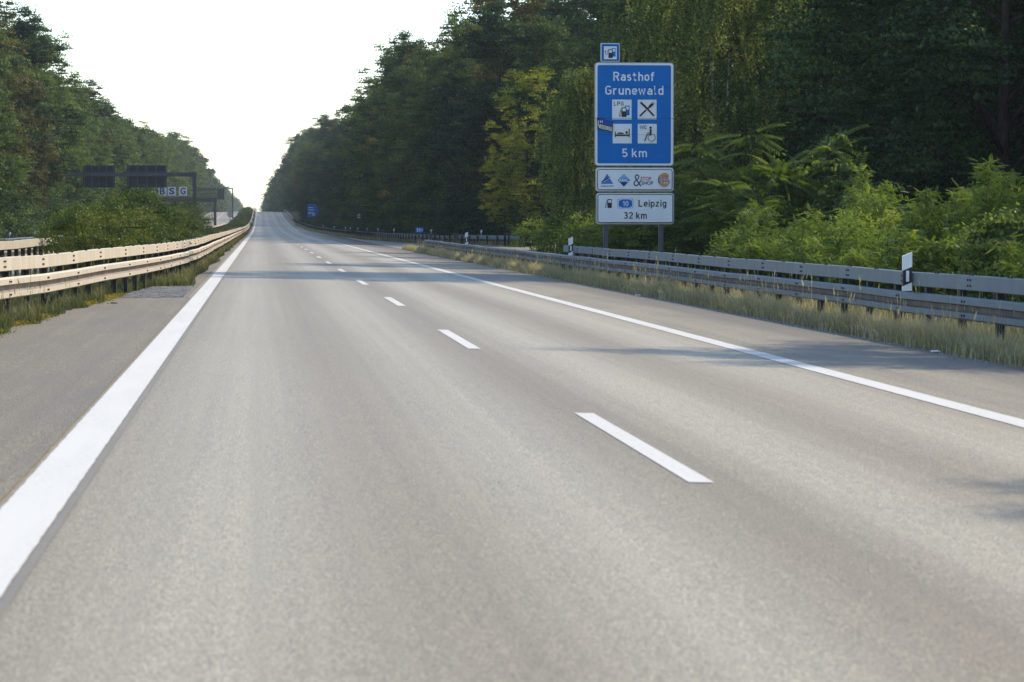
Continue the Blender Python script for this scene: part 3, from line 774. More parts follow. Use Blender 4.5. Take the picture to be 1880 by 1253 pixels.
# ------------------------------------------------------------------ bushes in the central reservation
for (k, x, y, s_, lab) in [('bush_a', -3.95, 69.5, .80, "low leafy bush in the median, nearest the camera"),
                           ('bush_b', -3.9, 74, .95, "second leafy bush from the near end of the median row"),
                           ('bush_a', -4.0, 80.5, 1.05, "broad glossy bush in the median, third from the near end"),
                           ('bush_b', -4.0, 89, .95, "leafy median bush in front of the large gantry panels"),
                           ('bush_a', -3.9, 100, .98, "rounded median bush below the right-hand gantry panel"),
                           ('bush_b', -4.0, 112, .95, "tall median bush just left of the first gantry post"),
                           ('bush_a', -4.0, 126, .95, "dark median bush between leafy bushes and feathery shrubs"),
                           ('broom', -3.7, 140, 1.05, "feathery upright green shrub in the median left of the gantry posts"),
                           ('broom', -3.8, 156, 1.05, "second feathery upright shrub below the gantry post"),
                           ('broom', -3.8, 174, .95, "third feathery upright shrub in the median, farther off"),
                           ('low', -3.3, 196, .9, "small median bush beyond the feathery shrubs")]:
    put("median_bush", SHRUB[k], SP, x, y, s_, lab, "bush", rz=rnd.uniform(-.5, .5), sz=rnd.uniform(.85, 1.15))
y = 212
while y < 900:
    far_ = y > 420
    put("median_bush", SHRUB['low' if not far_ else rnd.choice(['bush_a', 'broom'])], SP, rnd.uniform(-4.6, -3.2), y, rnd.uniform(.5, .75) if not far_ else rnd.uniform(.6, .8),
        "low scrub on the median " + ("between the gantry posts" if not far_ else "forming the distant hedge"), "bush", "scrub on the median " + ("between the gantries" if not far_ else "towards the crest"))
    y += rnd.uniform(7, 11)*(1 if y < 420 else .8)

# ------------------------------------------------------------------ young growth behind the right-hand rail
for (k, x, y, s_, lab) in [(0, 14.0, 79, 1.0, "tree-of-heaven sapling with long drooping leaves right beside the blue sign"),
                           (1, 15.6, 80, 1.1, "second long-leaved sapling, just right of the one beside the blue sign"),
                           (1, 12.6, 93, .75, "low long-leaved sapling behind the right sign post"),
                           (0, 14.6, 90, .9, "long-leaved sapling standing behind the others below the birch"),
                           (1, 12.2, 97, .62, "low long-leaved sapling behind the left sign post")]:
    put("sapling", AIL[k], SP, x, y, s_*1.32, lab, "sapling", rz=k*1.3+x)
for (k, x, y, s_, lab) in [(2, 12.7, 67, .95, "low yellow-green feathery shrub right of the long-leaved saplings"),
                           (0, 13.7, 64, .92, "rounded feathery shrub behind the guard rail, third right of the sign"),
                           (2, 12.9, 58, .85, "low feathery shrub close behind the box beam, left of the near marker post"),
                           (1, 15.2, 60, .98, "tall feathery shrub with leaning top, just left of the near marker post"),
                           (0, 16.1, 55, .85, "feathery shrub right of the near marker post"),
                           (2, 14.0, 47, .85, "low feathery shrub nearest the camera at the right edge"),
                           (1, 15.2, 48, .80, "tall feathery shrub in the right corner of the thicket"),
                           (0, 17.8, 67, 1.0, "feathery shrub at the back of the thicket against the dark wood"),
                           (2, 13.4, 72, .9, "low feathery shrub between the saplings and the thicket")]:
    put("feathery_shrub", ROB[k], SP, x, y, s_*1.2, lab, "shrub", rz=k+x)
for (k, x, y, s_, lab) in [('bright', 13.2, 62, .95, "bright yellow-green leafy bush at the front of the thicket, left of the near marker post"),
                           ('leafy', 15.0, 67, 1.05, "larger-leaved green bush at the back in the middle of the thicket"),
                           ('leafy', 14.1, 52.5, .95, "larger-leaved green bush just behind the near marker post"),
                           ('bright', 17.0, 59, 1.1, "bright yellow-green leafy bush at the back near the right edge"),
                           ('leafy', 12.5, 73.5, .8, "larger-leaved low bush below the long-leaved saplings"),
                           ('bright', 11.5, 94.5, .75, "bright leafy bush filling the foot of the left sign post"),
                           ('bright', 11.6, 100, 1.0, "bright leafy bush just left of the sign posts"),
                           ('leafy', 11.7, 109, 1.05, "leafy bush second to the left of the sign posts"),
                           ('bright', 11.6, 117, .9, "leafy bush farthest left of the sign posts, at the end of the row"),
                           ('leafy', 12.7, 90.5, .75, "green leafy bush at the foot of the right sign post")]:
    put("verge_bush", SHRUB[k], SP, x, y, s_, lab, "bush")
put("verge_bush", SHRUB['edge_a'], SP, 14.6, 60.5, .52, "dark broad-leaved shrub in the middle of the bright feathery thicket", "bush")
put("sapling", AIL[0], SP, 14.1, 92, 1.35, "long-leaved sapling behind the right edge of the blue sign", "sapling")
put("sapling", SHRUB['maple'], SP, 15.9, 78, 1.3, "slim upright young maple rising out of the bright thicket", "sapling")
put("sapling", SHRUB['maple'], SP, 16.6, 79, 1.05, "shorter young maple beside the slim upright one", "sapling")
for (x, y, s_, lab) in [(11.75, 93, 1.0, "round yellow-tipped bush left of the sign posts"), (11.8, 99.5, 1.1, "darker bush behind the round one left of the sign posts"),
                        (12.0, 106, 1.25, "bush at the back, left of the sign posts"), (12.4, 97, 1.6, "bush filling the gap between the two sign posts"), (13.4, 100, 1.6, "bush below the small birch")]:
    put("verge_bush", SHRUB['low'], SP, x, y, s_, lab, "bush")

# ------------------------------------------------------------------ grass
def blades(name, x0, x1, y0, y1, n, h, mat, w=.007, dens=None, tintm=.5, lean=.5, heads=0):
    x = rng.uniform(0, 1, n); Y = rng.uniform(y0, y1, n)
    xa = np.array([x0(t) if callable(x0) else x0 for t in Y]); xb = np.array([x1(t) if callable(x1) else x1 for t in Y]); X = xa+(xb-xa)*x
    cl = np.sin(X*5.3+Y*.9)+np.sin(Y*2.1+1.7*X)+np.sin(Y*.47+2)*.8+rng.normal(size=n)*.6
    hh = h*np.clip(.75+.16*cl, .3, 1.4)*rng.uniform(.6, 1.25, n)
    Z = np.array([gz(a, b) for a, b in zip(X, Y)])
    az = rng.uniform(0, 6.283, n); ln = rng.uniform(.05, lean, n)*hh
    dx, dy = np.cos(az)*ln, np.sin(az)*ln; wx, wy = -np.sin(az)*w, np.cos(az)*w
    p0 = np.stack([X, Y, Z-.02], 1); p1 = np.stack([X+dx*.35, Y+dy*.35, Z+hh*.6], 1); p2 = np.stack([X+dx, Y+dy, Z+hh], 1)
    wv = np.stack([wx, wy, np.zeros(n)], 1)
    q1 = np.stack([p0-wv, p0+wv, p1+wv*.8, p1-wv*.8], 1); q2 = np.stack([p1-wv*.8, p1+wv*.8, p2+wv*.12, p2-wv*.12], 1)
    T = np.clip(tintm+.13*cl*.7+rng.normal(size=n)*.2, 0, 1)
    V = np.concatenate([q1, q2]); TT = np.concatenate([T, np.clip(T+.12, 0, 1)])
    if heads:
        k = rng.choice(n, heads, replace=False); hp = p2[k]+np.array([0, 0, .0]); st = np.stack([X[k], Y[k], Z[k]+hh[k]*(1.5+rng.uniform(0, .8, heads))], 1)
        a = p0[k]; wv2 = wv[k]*.5
        s1 = np.stack([a-wv2, a+wv2, st+wv2*.6, st-wv2*.6], 1)
        hw = np.stack([rng.normal(size=heads)*.006, rng.normal(size=heads)*.006, np.zeros(heads)], 1); up = np.array([0, 0, .10])
        s2 = np.stack([st-up*.4, st+hw, st+up+hw*2, st-hw], 1)
        V = np.concatenate([V, s1, s2]); TT = np.concatenate([TT, np.clip(.75+rng.normal(size=2*heads)*.15, 0, 1)])
    me = np_mesh(name, V.reshape(-1, 3), 4, mat, TT)
    return tag(link(name, me), kind="stuff")
blades("verge_grass", 9.0, 9.62, 22, 166, 150000, .33, G_right, .0048, heads=2200, tintm=.63, lean=.75)
blades("verge_grass", 8.80, 9.05, 22, 166, 6000, .20, G_right, .006, tintm=.6, lean=.9)
blades("verge_grass", 9.62, 11.4, 30, 150, 26000, .40, G_right, .007, heads=500, tintm=.42)
blades("verge_grass", 9.0, 9.25, 160, 182, 1500, .35, G_right, .012)
blades("ramp_verge_grass", lambda Y: rail_x(Y)-.9, lambda Y: rail_x(Y)+1.5, 205, 620, 26000, .38, G_right, .016, tintm=.42)
def lx0(Y): return float(np.interp(Y, [20, 36, 41, 45, 52, 62, 79, 100], [-6, -4.9, -4.5, -4.2, -4.0, -3.5, -2.9, -2.7]))
blades("median_grass", lx0, lambda Y: bayx(Y)+.02 if Y < 55 else float(np.interp(Y, [55, 64.7], [-2.95, -2.4])), 26, 64.7, 30000, .26, G_left, .005, heads=900, tintm=.42, lean=.8)
blades("median_grass", -2.9, lambda Y: -1.68+.06*math.sin(Y*.31), 64.7, 150, 34000, .24, G_left, .007, heads=500, tintm=.45, lean=.8)
blades("median_grass", -2.7, -1.66, 150, 420, 20000, .26, G_left, .016, tintm=.45)
blades("median_grass", -5.9, lx0, 34, 70, 16000, .28, G_left, .008, heads=400, tintm=.45)
blades("median_grass", -5.9, -2.7, 100, 300, 18000, .5, G_left, .014, tintm=.35)
blades("outer_verge_grass", -19.5, -16.3, 130, 330, 14000, .5, G_left, .02, tintm=.3)
def moss(name, x0, y0, x1, y1, wd, n, seed):
    rg = np.random.default_rng(seed); t = rg.uniform(0, 1, n)
    X = x0+(x1-x0)*t+rg.normal(size=n)*wd; Y = y0+(y1-y0)*t+rg.normal(size=n)*.35
    Z = np.array([gz(a, b) for a, b in zip(X, Y)])+.012+rg.uniform(0, .07, n)
    me = np_mesh(name, leaf_quads(np.stack([X, Y, Z], 1), .035, .7, rg=rg), 4, G_moss, np.clip(.5+.3*np.sin(Y*1.3)+rg.normal(size=n)*.2, 0, 1))
    tag(link(name, me), kind="stuff")
moss("moss_patch", -3.2, 49.5, -2.85, 57.0, .12, 5200, 1)
moss("moss_patch", -3.5, 40.5, -3.35, 44.0, .10, 2600, 2)
moss("moss_patch", -3.6, 35.5, -3.5, 38.0, .10, 1600, 3)

# ------------------------------------------------------------------ sign graphics helpers
K = 87.0/5222                              # metres per reference unit on the sign face
class Face:
    """flat print on a vertical panel that faces -Y; units are mapped to metres by origin (ox, oz) and k"""
    def __init__(s, ox, oz, k): s.ox, s.oz, s.k = ox, oz, k; s.lay = 0
    def p(s, x, y): return ((x-s.ox)*s.k, (s.oz-y)*s.k)
    def y(s): s.lay += 1; return -.0022-.0006*s.lay
def poly_obj(F, name, polys, mat, parent, y=None):
    m = MB()
    for pts in polys:
        yy = F.y() if y is None else y; q = [F.p(*p) for p in pts]
        area = sum(q[i][0]*q[(i+1) % len(q)][1]-q[(i+1) % len(q)][0]*q[i][1] for i in range(len(q)))
        if area < 0: q = q[::-1]
        m.add([(a, yy, b) for a, b in q], [tuple(range(len(q)))])
    return m.build(name, mat, parent)
def rect(x0, y0, x1, y1): return [(x0, y0), (x1, y0), (x1, y1), (x0, y1)]
def rrect(x0, y0, x1, y1, r, n=5):
    o = []
    for cx, cy, a0 in ((x1-r, y0+r, -90), (x1-r, y1-r, 0), (x0+r, y1-r, 90), (x0+r, y0+r, 180)):
        for k in range(n+1): a = R(a0+90*k/n); o.append((cx+r*math.cos(a), cy+r*math.sin(a)))
    return o
def disc(cx, cy, r, n=20, ry=None): return [(cx+r*math.cos(2*math.pi*k/n), cy+(ry or r)*math.sin(2*math.pi*k/n)) for k in range(n)]
def stroke(pts, w):
    """closed polygons, one per segment"""
    out = []
    for (a, b) in zip(pts[:-1], pts[1:]):
        dx, dy = b[0]-a[0], b[1]-a[1]; l_ = math.hypot(dx, dy) or 1; nx, ny = -dy/l_*w/2, dx/l_*w/2; ex, ey = dx/l_*w*.3, dy/l_*w*.3
        out.append([(a[0]+nx-ex, a[1]+ny-ey), (b[0]+nx+ex, b[1]+ny+ey), (b[0]-nx+ex, b[1]-ny+ey), (a[0]-nx-ex, a[1]-ny-ey)])
    return out
def arc(cx, cy, r, a0, a1, n=14): return [(cx+r*math.cos(R(a0+(a1-a0)*k/n)), cy+r*math.sin(R(a0+(a1-a0)*k/n))) for k in range(n+1)]
def EA(cx, cy, rx, ry, a0, a1, n=10): return [(cx+rx*math.cos(R(a0+(a1-a0)*k/n)), cy+ry*math.sin(R(a0+(a1-a0)*k/n))) for k in range(n+1)]
_bowl = EA(.24,.47,.17,.18,0,180)+EA(.24,.25,.17,.18,180,360)+[(.41,.47)]
GLY = {
 'R': [[(.07,0),(.07,.93),(.30,.93)]+EA(.30,.715,.215,.215,90,-90)+[(.07,.5)], [(.31,.5),(.53,0)]],
 'G': [EA(.29,.71,.22,.22,25,180)+EA(.29,.29,.22,.22,180,360)+[(.51,.48),(.31,.48)]],
 'C': [EA(.29,.71,.22,.22,25,180)+EA(.29,.29,.22,.22,180,335)],
 'L': [[(.07,1),(.07,.07),(.46,.07)]], 'P': [[(.07,0),(.07,.93),(.30,.93)]+EA(.30,.69,.22,.24,90,-90)+[(.07,.45)]],
 'W': [[(.05,1),(.21,.04),(.40,.92),(.59,.04),(.75,1)]], 'H': [[(.07,0),(.07,1)],[(.5,0),(.5,1)],[(.07,.5),(.5,.5)]],
 'D': [[(.26,.07),(.07,.07),(.07,.93),(.26,.93)]+EA(.26,.68,.24,.25,90,0)+EA(.26,.32,.24,.25,0,-90)],
 'a': [EA(.25,.45,.17,.2,145,0)+[(.42,0)], [(.42,.40),(.22,.40)]+EA(.22,.235,.15,.165,90,270)+[(.30,.08),(.41,.18)]],
 's': [EA(.215,.515,.145,.135,30,270)+EA(.215,.225,.155,.155,90,-150)[1:]],
 't': [[(.15,.92),(.15,.2)]+EA(.28,.2,.13,.13,180,270,5)+[(.36,.07)], [(.0,.65),(.34,.65)]],
 'h': [[(.07,0),(.07,1)], [(.07,.42)]+EA(.24,.45,.17,.2,180,0)+[(.41,0)]],
 'n': [[(.07,0),(.07,.72)], [(.07,.42)]+EA(.24,.45,.17,.2,180,0)+[(.41,0)]],
 'm': [[(.07,0),(.07,.72)], [(.07,.42)]+EA(.22,.48,.15,.17,180,0)+[(.37,0)], [(.37,.42)]+EA(.52,.48,.15,.17,180,0)+[(.67,0)]],
 'o': [EA(.24,.47,.17,.18,0,180)+EA(.24,.25,.17,.18,180,360)+[(.41,.47)]],
 'f': [[(.36,.93),(.30,.93)]+EA(.29,.79,.14,.14,90,180,5)+[(.15,0)], [(.02,.65),(.34,.65)]],
 'r': [[(.07,0),(.07,.72)], [(.07,.40)]+EA(.24,.45,.17,.2,180,65)],
 'u': [[(.07,.72),(.07,.26)]+EA(.24,.26,.17,.19,180,360)+[(.41,.3)], [(.41,.72),(.41,0)]],
 'e': [[(.07,.36),(.41,.36),(.41,.47)]+EA(.24,.47,.17,.18,0,180)+EA(.24,.25,.17,.18,180,325)],
 'w': [[(.04,.72),(.17,.05),(.31,.66),(.45,.05),(.58,.72)]], 'l': [[(.07,1),(.07,.2)]+EA(.2,.2,.13,.13,180,270,5)],
 'd': [_bowl, [(.41,1),(.41,0)]], 'p': [EA(.24,.47,.17,.18,0,180)+EA(.24,.25,.17,.18,180,360)+[(.41,.47)], [(.07,.72),(.07,-.28)]],
 'k': [[(.07,0),(.07,1)], [(.40,.72),(.10,.30)], [(.2,.43),(.43,0)]], 'i': [[(.07,0),(.07,.72)], [(.07,.85),(.07,1)]],
 'z': [[(.04,.65),(.37,.65),(.05,.07),(.40,.07)]], 'g': [_bowl, [(.41,.72),(.41,-.04)]+EA(.24,-.04,.17,.17,0,-145)],
 '5': [[(.44,.93),(.12,.93),(.10,.50)]+EA(.25,.32,.20,.25,120,-145)], '2': [EA(.26,.71,.19,.22,170,-25)+[(.07,.07),(.48,.07)]],
 '3': [EA(.25,.72,.17,.21,150,-90)+EA(.25,.29,.20,.22,90,-150)[1:]], '1': [[(.04,.74),(.23,.93),(.23,0)]],
 '0': [EA(.26,.5,.19,.43,0,360,20)], '8': [EA(.26,.72,.17,.21,0,360,16), EA(.26,.29,.2,.22,0,360,16)], ' ': [],
}
def stext(F, s_, x0, x1, ybase, cap, mat, parent, name="lettering", wt=.158, rot=0.0):
    """road-sign lettering drawn with strokes of one width, fitted between x0 and x1"""
    pen = 0.0; L = []
    for ch in s_:
        st = GLY[ch]
        if not st: pen += .24; continue
        mx_ = max(p[0] for q in st for p in q)
        L.append((pen, st)); pen += mx_+.07+.115
    allx = [o_+p[0] for o_, st in L for q in st for p in q]
    lo, hi = min(allx)-.07, max(allx)+.07; sx = (x1-x0)/(hi-lo)
    m = MB(); y0_ = F.y(); mxx = (x0+x1)/2
    for o_, st in L:
        for si, q in enumerate(st):
            closed = math.hypot(q[0][0]-q[-1][0], q[0][1]-q[-1][1]) < .01; n = len(q); le = []; ri = []
            P = [((o_+a-lo)*sx/cap, b) for a, b in q]
            for i in range(n):
                pa = P[i-1] if i else (P[-2] if closed else P[0]); pb = P[i+1] if i < n-1 else (P[1] if closed else P[-1])
                d1 = (P[i][0]-pa[0], P[i][1]-pa[1]); d2 = (pb[0]-P[i][0], pb[1]-P[i][1])
                l1 = math.hypot(*d1) or 1; l2 = math.hypot(*d2) or 1
                if l1 == 1 and d1 == (0, 0): d1, l1 = d2, l2
                if d2 == (0, 0): d2, l2 = d1, l1
                n1 = (-d1[1]/l1, d1[0]/l1); n2 = (-d2[1]/l2, d2[0]/l2); bx, by = n1[0]+n2[0], n1[1]+n2[1]; bl = math.hypot(bx, by) or 1
                bx, by = bx/bl, by/bl; ml = min(1.7, 1/max(.3, bx*n1[0]+by*n1[1]))*wt/2
                le.append((P[i][0]+bx*ml, P[i][1]+by*ml)); ri.append((P[i][0]-bx*ml, P[i][1]-by*ml))
            yy = y0_-.0002*si; v = []
            for a in le+ri:
                X, Y = x0+a[0]*cap, ybase-a[1]*cap
                if rot: X, Y = mxx+(X-mxx)*math.cos(rot)-(Y-ybase)*math.sin(rot), ybase+(X-mxx)*math.sin(rot)+(Y-ybase)*math.cos(rot)
                u_, w_ = F.p(X, Y); v.append((u_, yy, w_))
            m.add(v, [(n+i, n+i+1, i+1, i) for i in range(n-1)])
    return m.build(name, mat, parent)
def text(F, s_, x0, x1, ybase, cap, mat, parent, name="lettering", bold=.0, rot=0.0):
    """lettering fitted between x0 and x1 with its baseline at ybase and capital height cap"""
    cu = bpy.data.curves.new("lettering", 'FONT'); cu.body = s_; cu.size = 1; cu.offset = bold; cu.resolution_u = 3
    to = bpy.data.objects.new("lettering_source", cu); COL.objects.link(to)
    dg = bpy.context.evaluated_depsgraph_get(); dg.update()
    me = bpy.data.meshes.new_from_object(to.evaluated_get(dg)); bpy.data.objects.remove(to); bpy.data.curves.remove(cu)
    co = np.empty(len(me.vertices)*3, np.float32); me.vertices.foreach_get("co", co); co = co.reshape(-1, 3)
    ch = 0.6928 if False else None
    sx = (x1-x0)/(co[:, 0].max()-co[:, 0].min()); cx = co[:, 0].min()
    CAPH = text.cap
    yy = F.y(); X = x0+(co[:, 0]-cx)*sx; Yp = ybase-co[:, 1]/CAPH*cap
    if rot:
        mx = (x0+x1)/2; ca, sa = math.cos(rot), math.sin(rot); X, Yp = mx+(X-mx)*ca-(Yp-ybase)*sa, ybase+(X-mx)*sa+(Yp-ybase)*ca
    out = np.stack([(X-F.ox)*F.k, np.full(len(X), yy), (F.oz-Yp)*F.k], 1).astype(np.float32)
    me.vertices.foreach_set("co", out.ravel()); me.materials.clear(); me.materials.append(mat); me.update()
    return link(name, me, parent)
def cap_height():
    cu = bpy.data.curves.new("cap", 'FONT'); cu.body = "H"; o = bpy.data.objects.new("cap", cu); COL.objects.link(o)
    dg = bpy.context.evaluated_depsgraph_get(); dg.update(); me = bpy.data.meshes.new_from_object(o.evaluated_get(dg))
    h = max(v.co.y for v in me.vertices); bpy.data.objects.remove(o); bpy.data.curves.remove(cu); bpy.data.meshes.remove(me); return h
text.cap = cap_height()
def panel(F, name, x0, y0, x1, y1, r, mat, parent, depth=.035, rimw=1.2, rim=M_rim):
    """a sign plate with a real thickness, an aluminium edge and a face sheet"""
    m = MB(); q = [F.p(*p) for p in rrect(x0, y0, x1, y1, r)][::-1]
    m.prism_y(q, 0, depth); o = m.build(name, rim, parent)
    poly_obj(F, "face_sheet", [rrect(x0+rimw, y0+rimw, x1-rimw, y1-rimw, max(.5, r-rimw))], mat, o, -.0018)
    return o

# ------------------------------------------------------------------ the large service sign
SX, SY = 11.46, 87.0; sgz = gz(SX, SY)
sign = empty("motorway_sign", (SX, SY, sgz))
tag(sign, "large blue motorway service sign on two grey posts with white plates below", "road sign")
F = Face(1167, 409+(1.483-sgz)/K, K)
for xp in (1115, 1218):
    a, b = F.p(xp-4.3, 470)[0], F.p(xp+4.3, 470)[0]; m = MB()
    tp_ = F.p(0, 112 if xp < 1150 else 113)[1]
    m.box(a, b, .055, .065, -.4, tp_); m.box(a-.001, a+.012, .045, .15, -.4, tp_-.002); m.box(b-.012, b+.001, .045, .15, -.4, tp_-.003)
    for zz in np.arange(.3, 1.9, .16): m.box((a+b)/2-.012, (a+b)/2+.012, .052, .058, zz, zz+.05)
    m.build("post", M_gantry, sign)
# main plate
pm = panel(F, "blue_plate", 1093.5, 114.0, 1240.5, 304.5, 6, M_signwhite, sign, .045, 1.4)
poly_obj(F, "blue_field", [rrect(1098.6, 119, 1235.4, 300, 3.5)], M_blue, pm)
stext(F, "Rasthof", 1128, 1205.5, 147.8, 16.3, M_signwhite, pm)
stext(F, "Grunewald", 1113, 1221.5, 173.4, 16.3, M_signwhite, pm)
stext(F, "5 km", 1144.5, 1191, 288.3, 15.6, M_signwhite, pm)
for (x0, y0, x1, y1) in ((1126, 182.5, 1162, 219), (1173.3, 182.5, 1208.5, 218.5), (1127, 227, 1162.4, 263), (1173.6, 227, 1209, 263)):
    poly_obj(F, "pictogram_plate", [rect(x0, y0, x1, y1)], M_signwhite, pm)
poly_obj(F, "plate_joint", [rect(1094.2, 216.4, 1239.8, 217.1), rect(1098.6, 159.6, 1235.4, 160.0), rect(1098.6, 246.8, 1235.4, 247.2)], M_navy, pm)
# LPG pump
stext(F, "LPG", 1129, 1147.5, 193.6, 7.6, M_black, pm)
def pump(x, y, w, h, m1, par, win=M_signwhite, hose=True):
    poly_obj(F, "pictogram", [rrect(x, y, x+w, y+h, w*.12)], m1, par)
    poly_obj(F, "pictogram", [rect(x+w*.16, y+h*.10, x+w*.84, y+h*.40)], win, par)
    if hose: poly_obj(F, "pictogram", stroke([(x+w*.1, y+h*.06), (x-w*.18, y+h*.2), (x-w*.5, y+h*.8), (x-w*.45, y+h*.95), (x-w*.25, y+h*.93), (x-w*.1, y+h*.6), (x-w*.08, y+h*.3)], w*.09), m1, par)
pump(1149.2, 193.5, 9.2, 18, M_blue, pm, hose=False); pump(1143.6, 196.8, 9, 17.6, M_black, pm)
# knife and fork
poly_obj(F, "pictogram", stroke([(1179.5, 188), (1191, 199)], 3.8)+stroke([(1190, 198), (1203, 211.5)], 3.0), M_black, pm)
poly_obj(F, "pictogram", stroke([(1178, 212), (1188.3, 202)], 3.0)+stroke([(1192.5, 198.5), (1197.5, 193.8)], 2.6)+stroke([(1196, 195), (1200, 191)], 5.0)
         + stroke([(1198.3, 190), (1201.6, 186.8)], .9)+stroke([(1199.8, 191.4), (1203.2, 188.2)], .9)+stroke([(1201.2, 192.8), (1204.4, 189.6)], .9), M_black, pm)
# bed
poly_obj(F, "pictogram", [rect(1131, 241.5, 1132.6, 252), rect(1156.6, 236, 1158.4, 252), rect(1132.6, 246.6, 1156.6, 249.6), [(1134.5, 245.6), (1137, 243.4), (1141, 242.6), (1146, 243.6), (1148.8, 245.6)],
         disc(1152.8, 243.0, 2.2, 14, 2.6)], M_black, pm)
# wheelchair
stext(F, "WC", 1177, 1190.5, 236.6, 6.6, M_black, pm)
poly_obj(F, "pictogram", [disc(1197.3, 233.8, 2.2, 16)]+stroke([(1197.4, 237.5), (1197.4, 245.5)], 3.4)+stroke([(1198.8, 247.2), (1190.2, 247.2)], 2.0)+stroke([(1190.4, 247), (1186.6, 258.5)], 2.0)
         + stroke([(1196.5, 243.8), (1190.5, 243.8)], 1.3)+stroke(arc(1199.3, 252.3, 6.7, -65, 200), 1.1), M_black, pm)
# sprayed flag with letters
poly_obj(F, "sprayed_flag", [[(1097.5, 215.6), (1104, 216.4), (1109, 218.3), (1117, 220.6), (1126.6, 223.4), (1127.4, 230), (1126.6, 242.6), (1121.5, 241.6), (1117, 239.8), (1110.5, 239.6), (1104, 237.4), (1098.2, 236.6)]], M_black, pm)
poly_obj(F, "sprayed_flag", [[(1101.5, 218), (1108, 219), (1113, 221), (1125.6, 224.6), (1126, 231.6), (1116, 230), (1111, 228), (1101.8, 226.4)]], M_flagblue, pm)
poly_obj(F, "sprayed_flag", [[(1102, 228), (1110, 229.6), (1116, 231.4), (1125.6, 233.4), (1124.6, 241.4), (1118, 238.4), (1111.5, 237.8), (1105, 235.8), (1101, 235)], [(1099.3, 221), (1100.8, 221), (1100.6, 232), (1099.0, 232)]], M_cream, pm)
stext(F, "H", 1103, 1108, 226.0, 5.6, M_signwhite, pm)
stext(F, "2DC12", 1103.2, 1124, 236.6, 4.2, M_black, pm, rot=.16)
# small charging square
pc = panel(F, "charging_plate", 1104, 78.5, 1140.3, 113.4, 3, M_signwhite, sign, .035, .8)
poly_obj(F, "blue_field", [rrect(1106, 80.5, 1138.3, 111.5, 1.6)], M_blue, pc)
poly_obj(F, "pictogram_plate", [rect(1110.4, 84.8, 1134, 108.5)], M_signwhite, pc)
pump(1124.8, 87.8, 7.2, 16, M_blue, pc, hose=False); pump(1118.6, 90.2, 8.2, 16, M_black, pc, hose=False)
poly_obj(F, "pictogram", stroke([(1119, 91.5), (1116.6, 93.5), (1116.6, 99.2), (1115, 100.4), (1113.4, 98.6), (1113.2, 95)], .8)+[disc(1113, 94, 1.3, 10)], M_black, pc)
# plate with the services
pl = panel(F, "services_plate", 1095, 307.2, 1241.2, 352, 6, M_signwhite, sign, .04, 1.2)
poly_obj(F, "border_line", [rrect(1098.3, 310.8, 1238, 349, 4)], M_black, pl); poly_obj(F, "white_field", [rrect(1099.5, 312, 1236.8, 347.8, 3)], M_signwhite, pl)
poly_obj(F, "emblem", [[(1116.5, 319), (1128, 337.8), (1104.5, 337.8)]], M_blue2, pl)
poly_obj(F, "emblem", [[(1103.5, 334), (1112, 329.5), (1125, 322.3), (1117, 331), (1109, 333.2)]], M_black, pl)
poly_obj(F, "emblem", stroke([(1110, 334.2), (1118, 329.2), (1124, 323.2)], .7), M_signwhite, pl)
text(F, "TANK & RAST", 1104.5, 1128.6, 343.2, 2.9, M_black, pl, bold=.01)
poly_obj(F, "emblem", [[(1147.5, 319), (1159.3, 330.8), (1135.6, 330.8)]], M_sky, pl)
poly_obj(F, "emblem", [[(1135.6, 330.6), (1159.3, 330.6), (1147.5, 342.8)]], M_navy, pl)
poly_obj(F, "emblem", [[(1136.9, 331.8), (1141.2, 327), (1154, 327), (1158, 331.8), (1154, 335), (1141, 335)]], M_blue2, pl)
text(F, "ARAL", 1138.2, 1156.3, 333.6, 5.4, M_signwhite, pl, bold=.03)
text(F, "&", 1165.5, 1180.5, 342.2, 23, M_navy, pl, bold=-.01)
text(F, "STOP", 1178.6, 1199, 330.8, 6.0, M_red, pl, bold=.015)
text(F, "SHOP", 1180.2, 1202, 339.2, 6.0, M_navy, pl, bold=.015)
poly_obj(F, "emblem", stroke([(1179, 332.0), (1204, 331.2)], .4), M_rim, pl)
poly_obj(F, "emblem", stroke(arc(1222.3, 330.2, 10.9, 20, 285, 22), 1.3), M_navy, pl)
poly_obj(F, "emblem", [arc(1223, 325.8, 8.6, 190, 350, 12), arc(1223, 335.2, 8.2, 10, 170, 12)], M_gold, pl)
text(F, "BURGER", 1213, 1231, 328.8, 4.5, M_red, pl, bold=.02, rot=-.14)
text(F, "KING", 1213.8, 1232.4, 335.2, 5.4, M_red, pl, bold=.025, rot=-.14)
# lower plate
pw = panel(F, "distance_plate", 1096, 354, 1241.8, 412.4, 6, M_signwhite, sign, .04, 1.2)
poly_obj(F, "border_line", [rrect(1098.6, 356.8, 1239, 409.6, 4)], M_black, pw); poly_obj(F, "white_field", [rrect(1099.9, 358.1, 1237.7, 408.3, 3)], M_signwhite, pw)
pump(1117, 365.8, 8.2, 16.4, M_black, pw)
poly_obj(F, "route_shield", [rrect(1136, 365.2, 1164.8, 382.6, 1.5)], M_blue, pw); poly_obj(F, "route_shield", [rrect(1136.8, 366, 1164, 381.8, 1)], M_signwhite, pw)
poly_obj(F, "route_shield", [[(1138, 368.5), (1145, 366.6), (1156, 366.6), (1162.8, 368.5), (1162.8, 379.3), (1156, 381.2), (1145, 381.2), (1138, 379.3)]], M_blue, pw)
stext(F, "10", 1145, 1156.2, 378.6, 9.3, M_signwhite, pw)
stext(F, "Leipzig", 1174.6, 1226.6, 379.6, 12.4, M_black, pw)
stext(F, "32 km", 1147.4, 1190.2, 402.0, 12.4, M_black, pw)

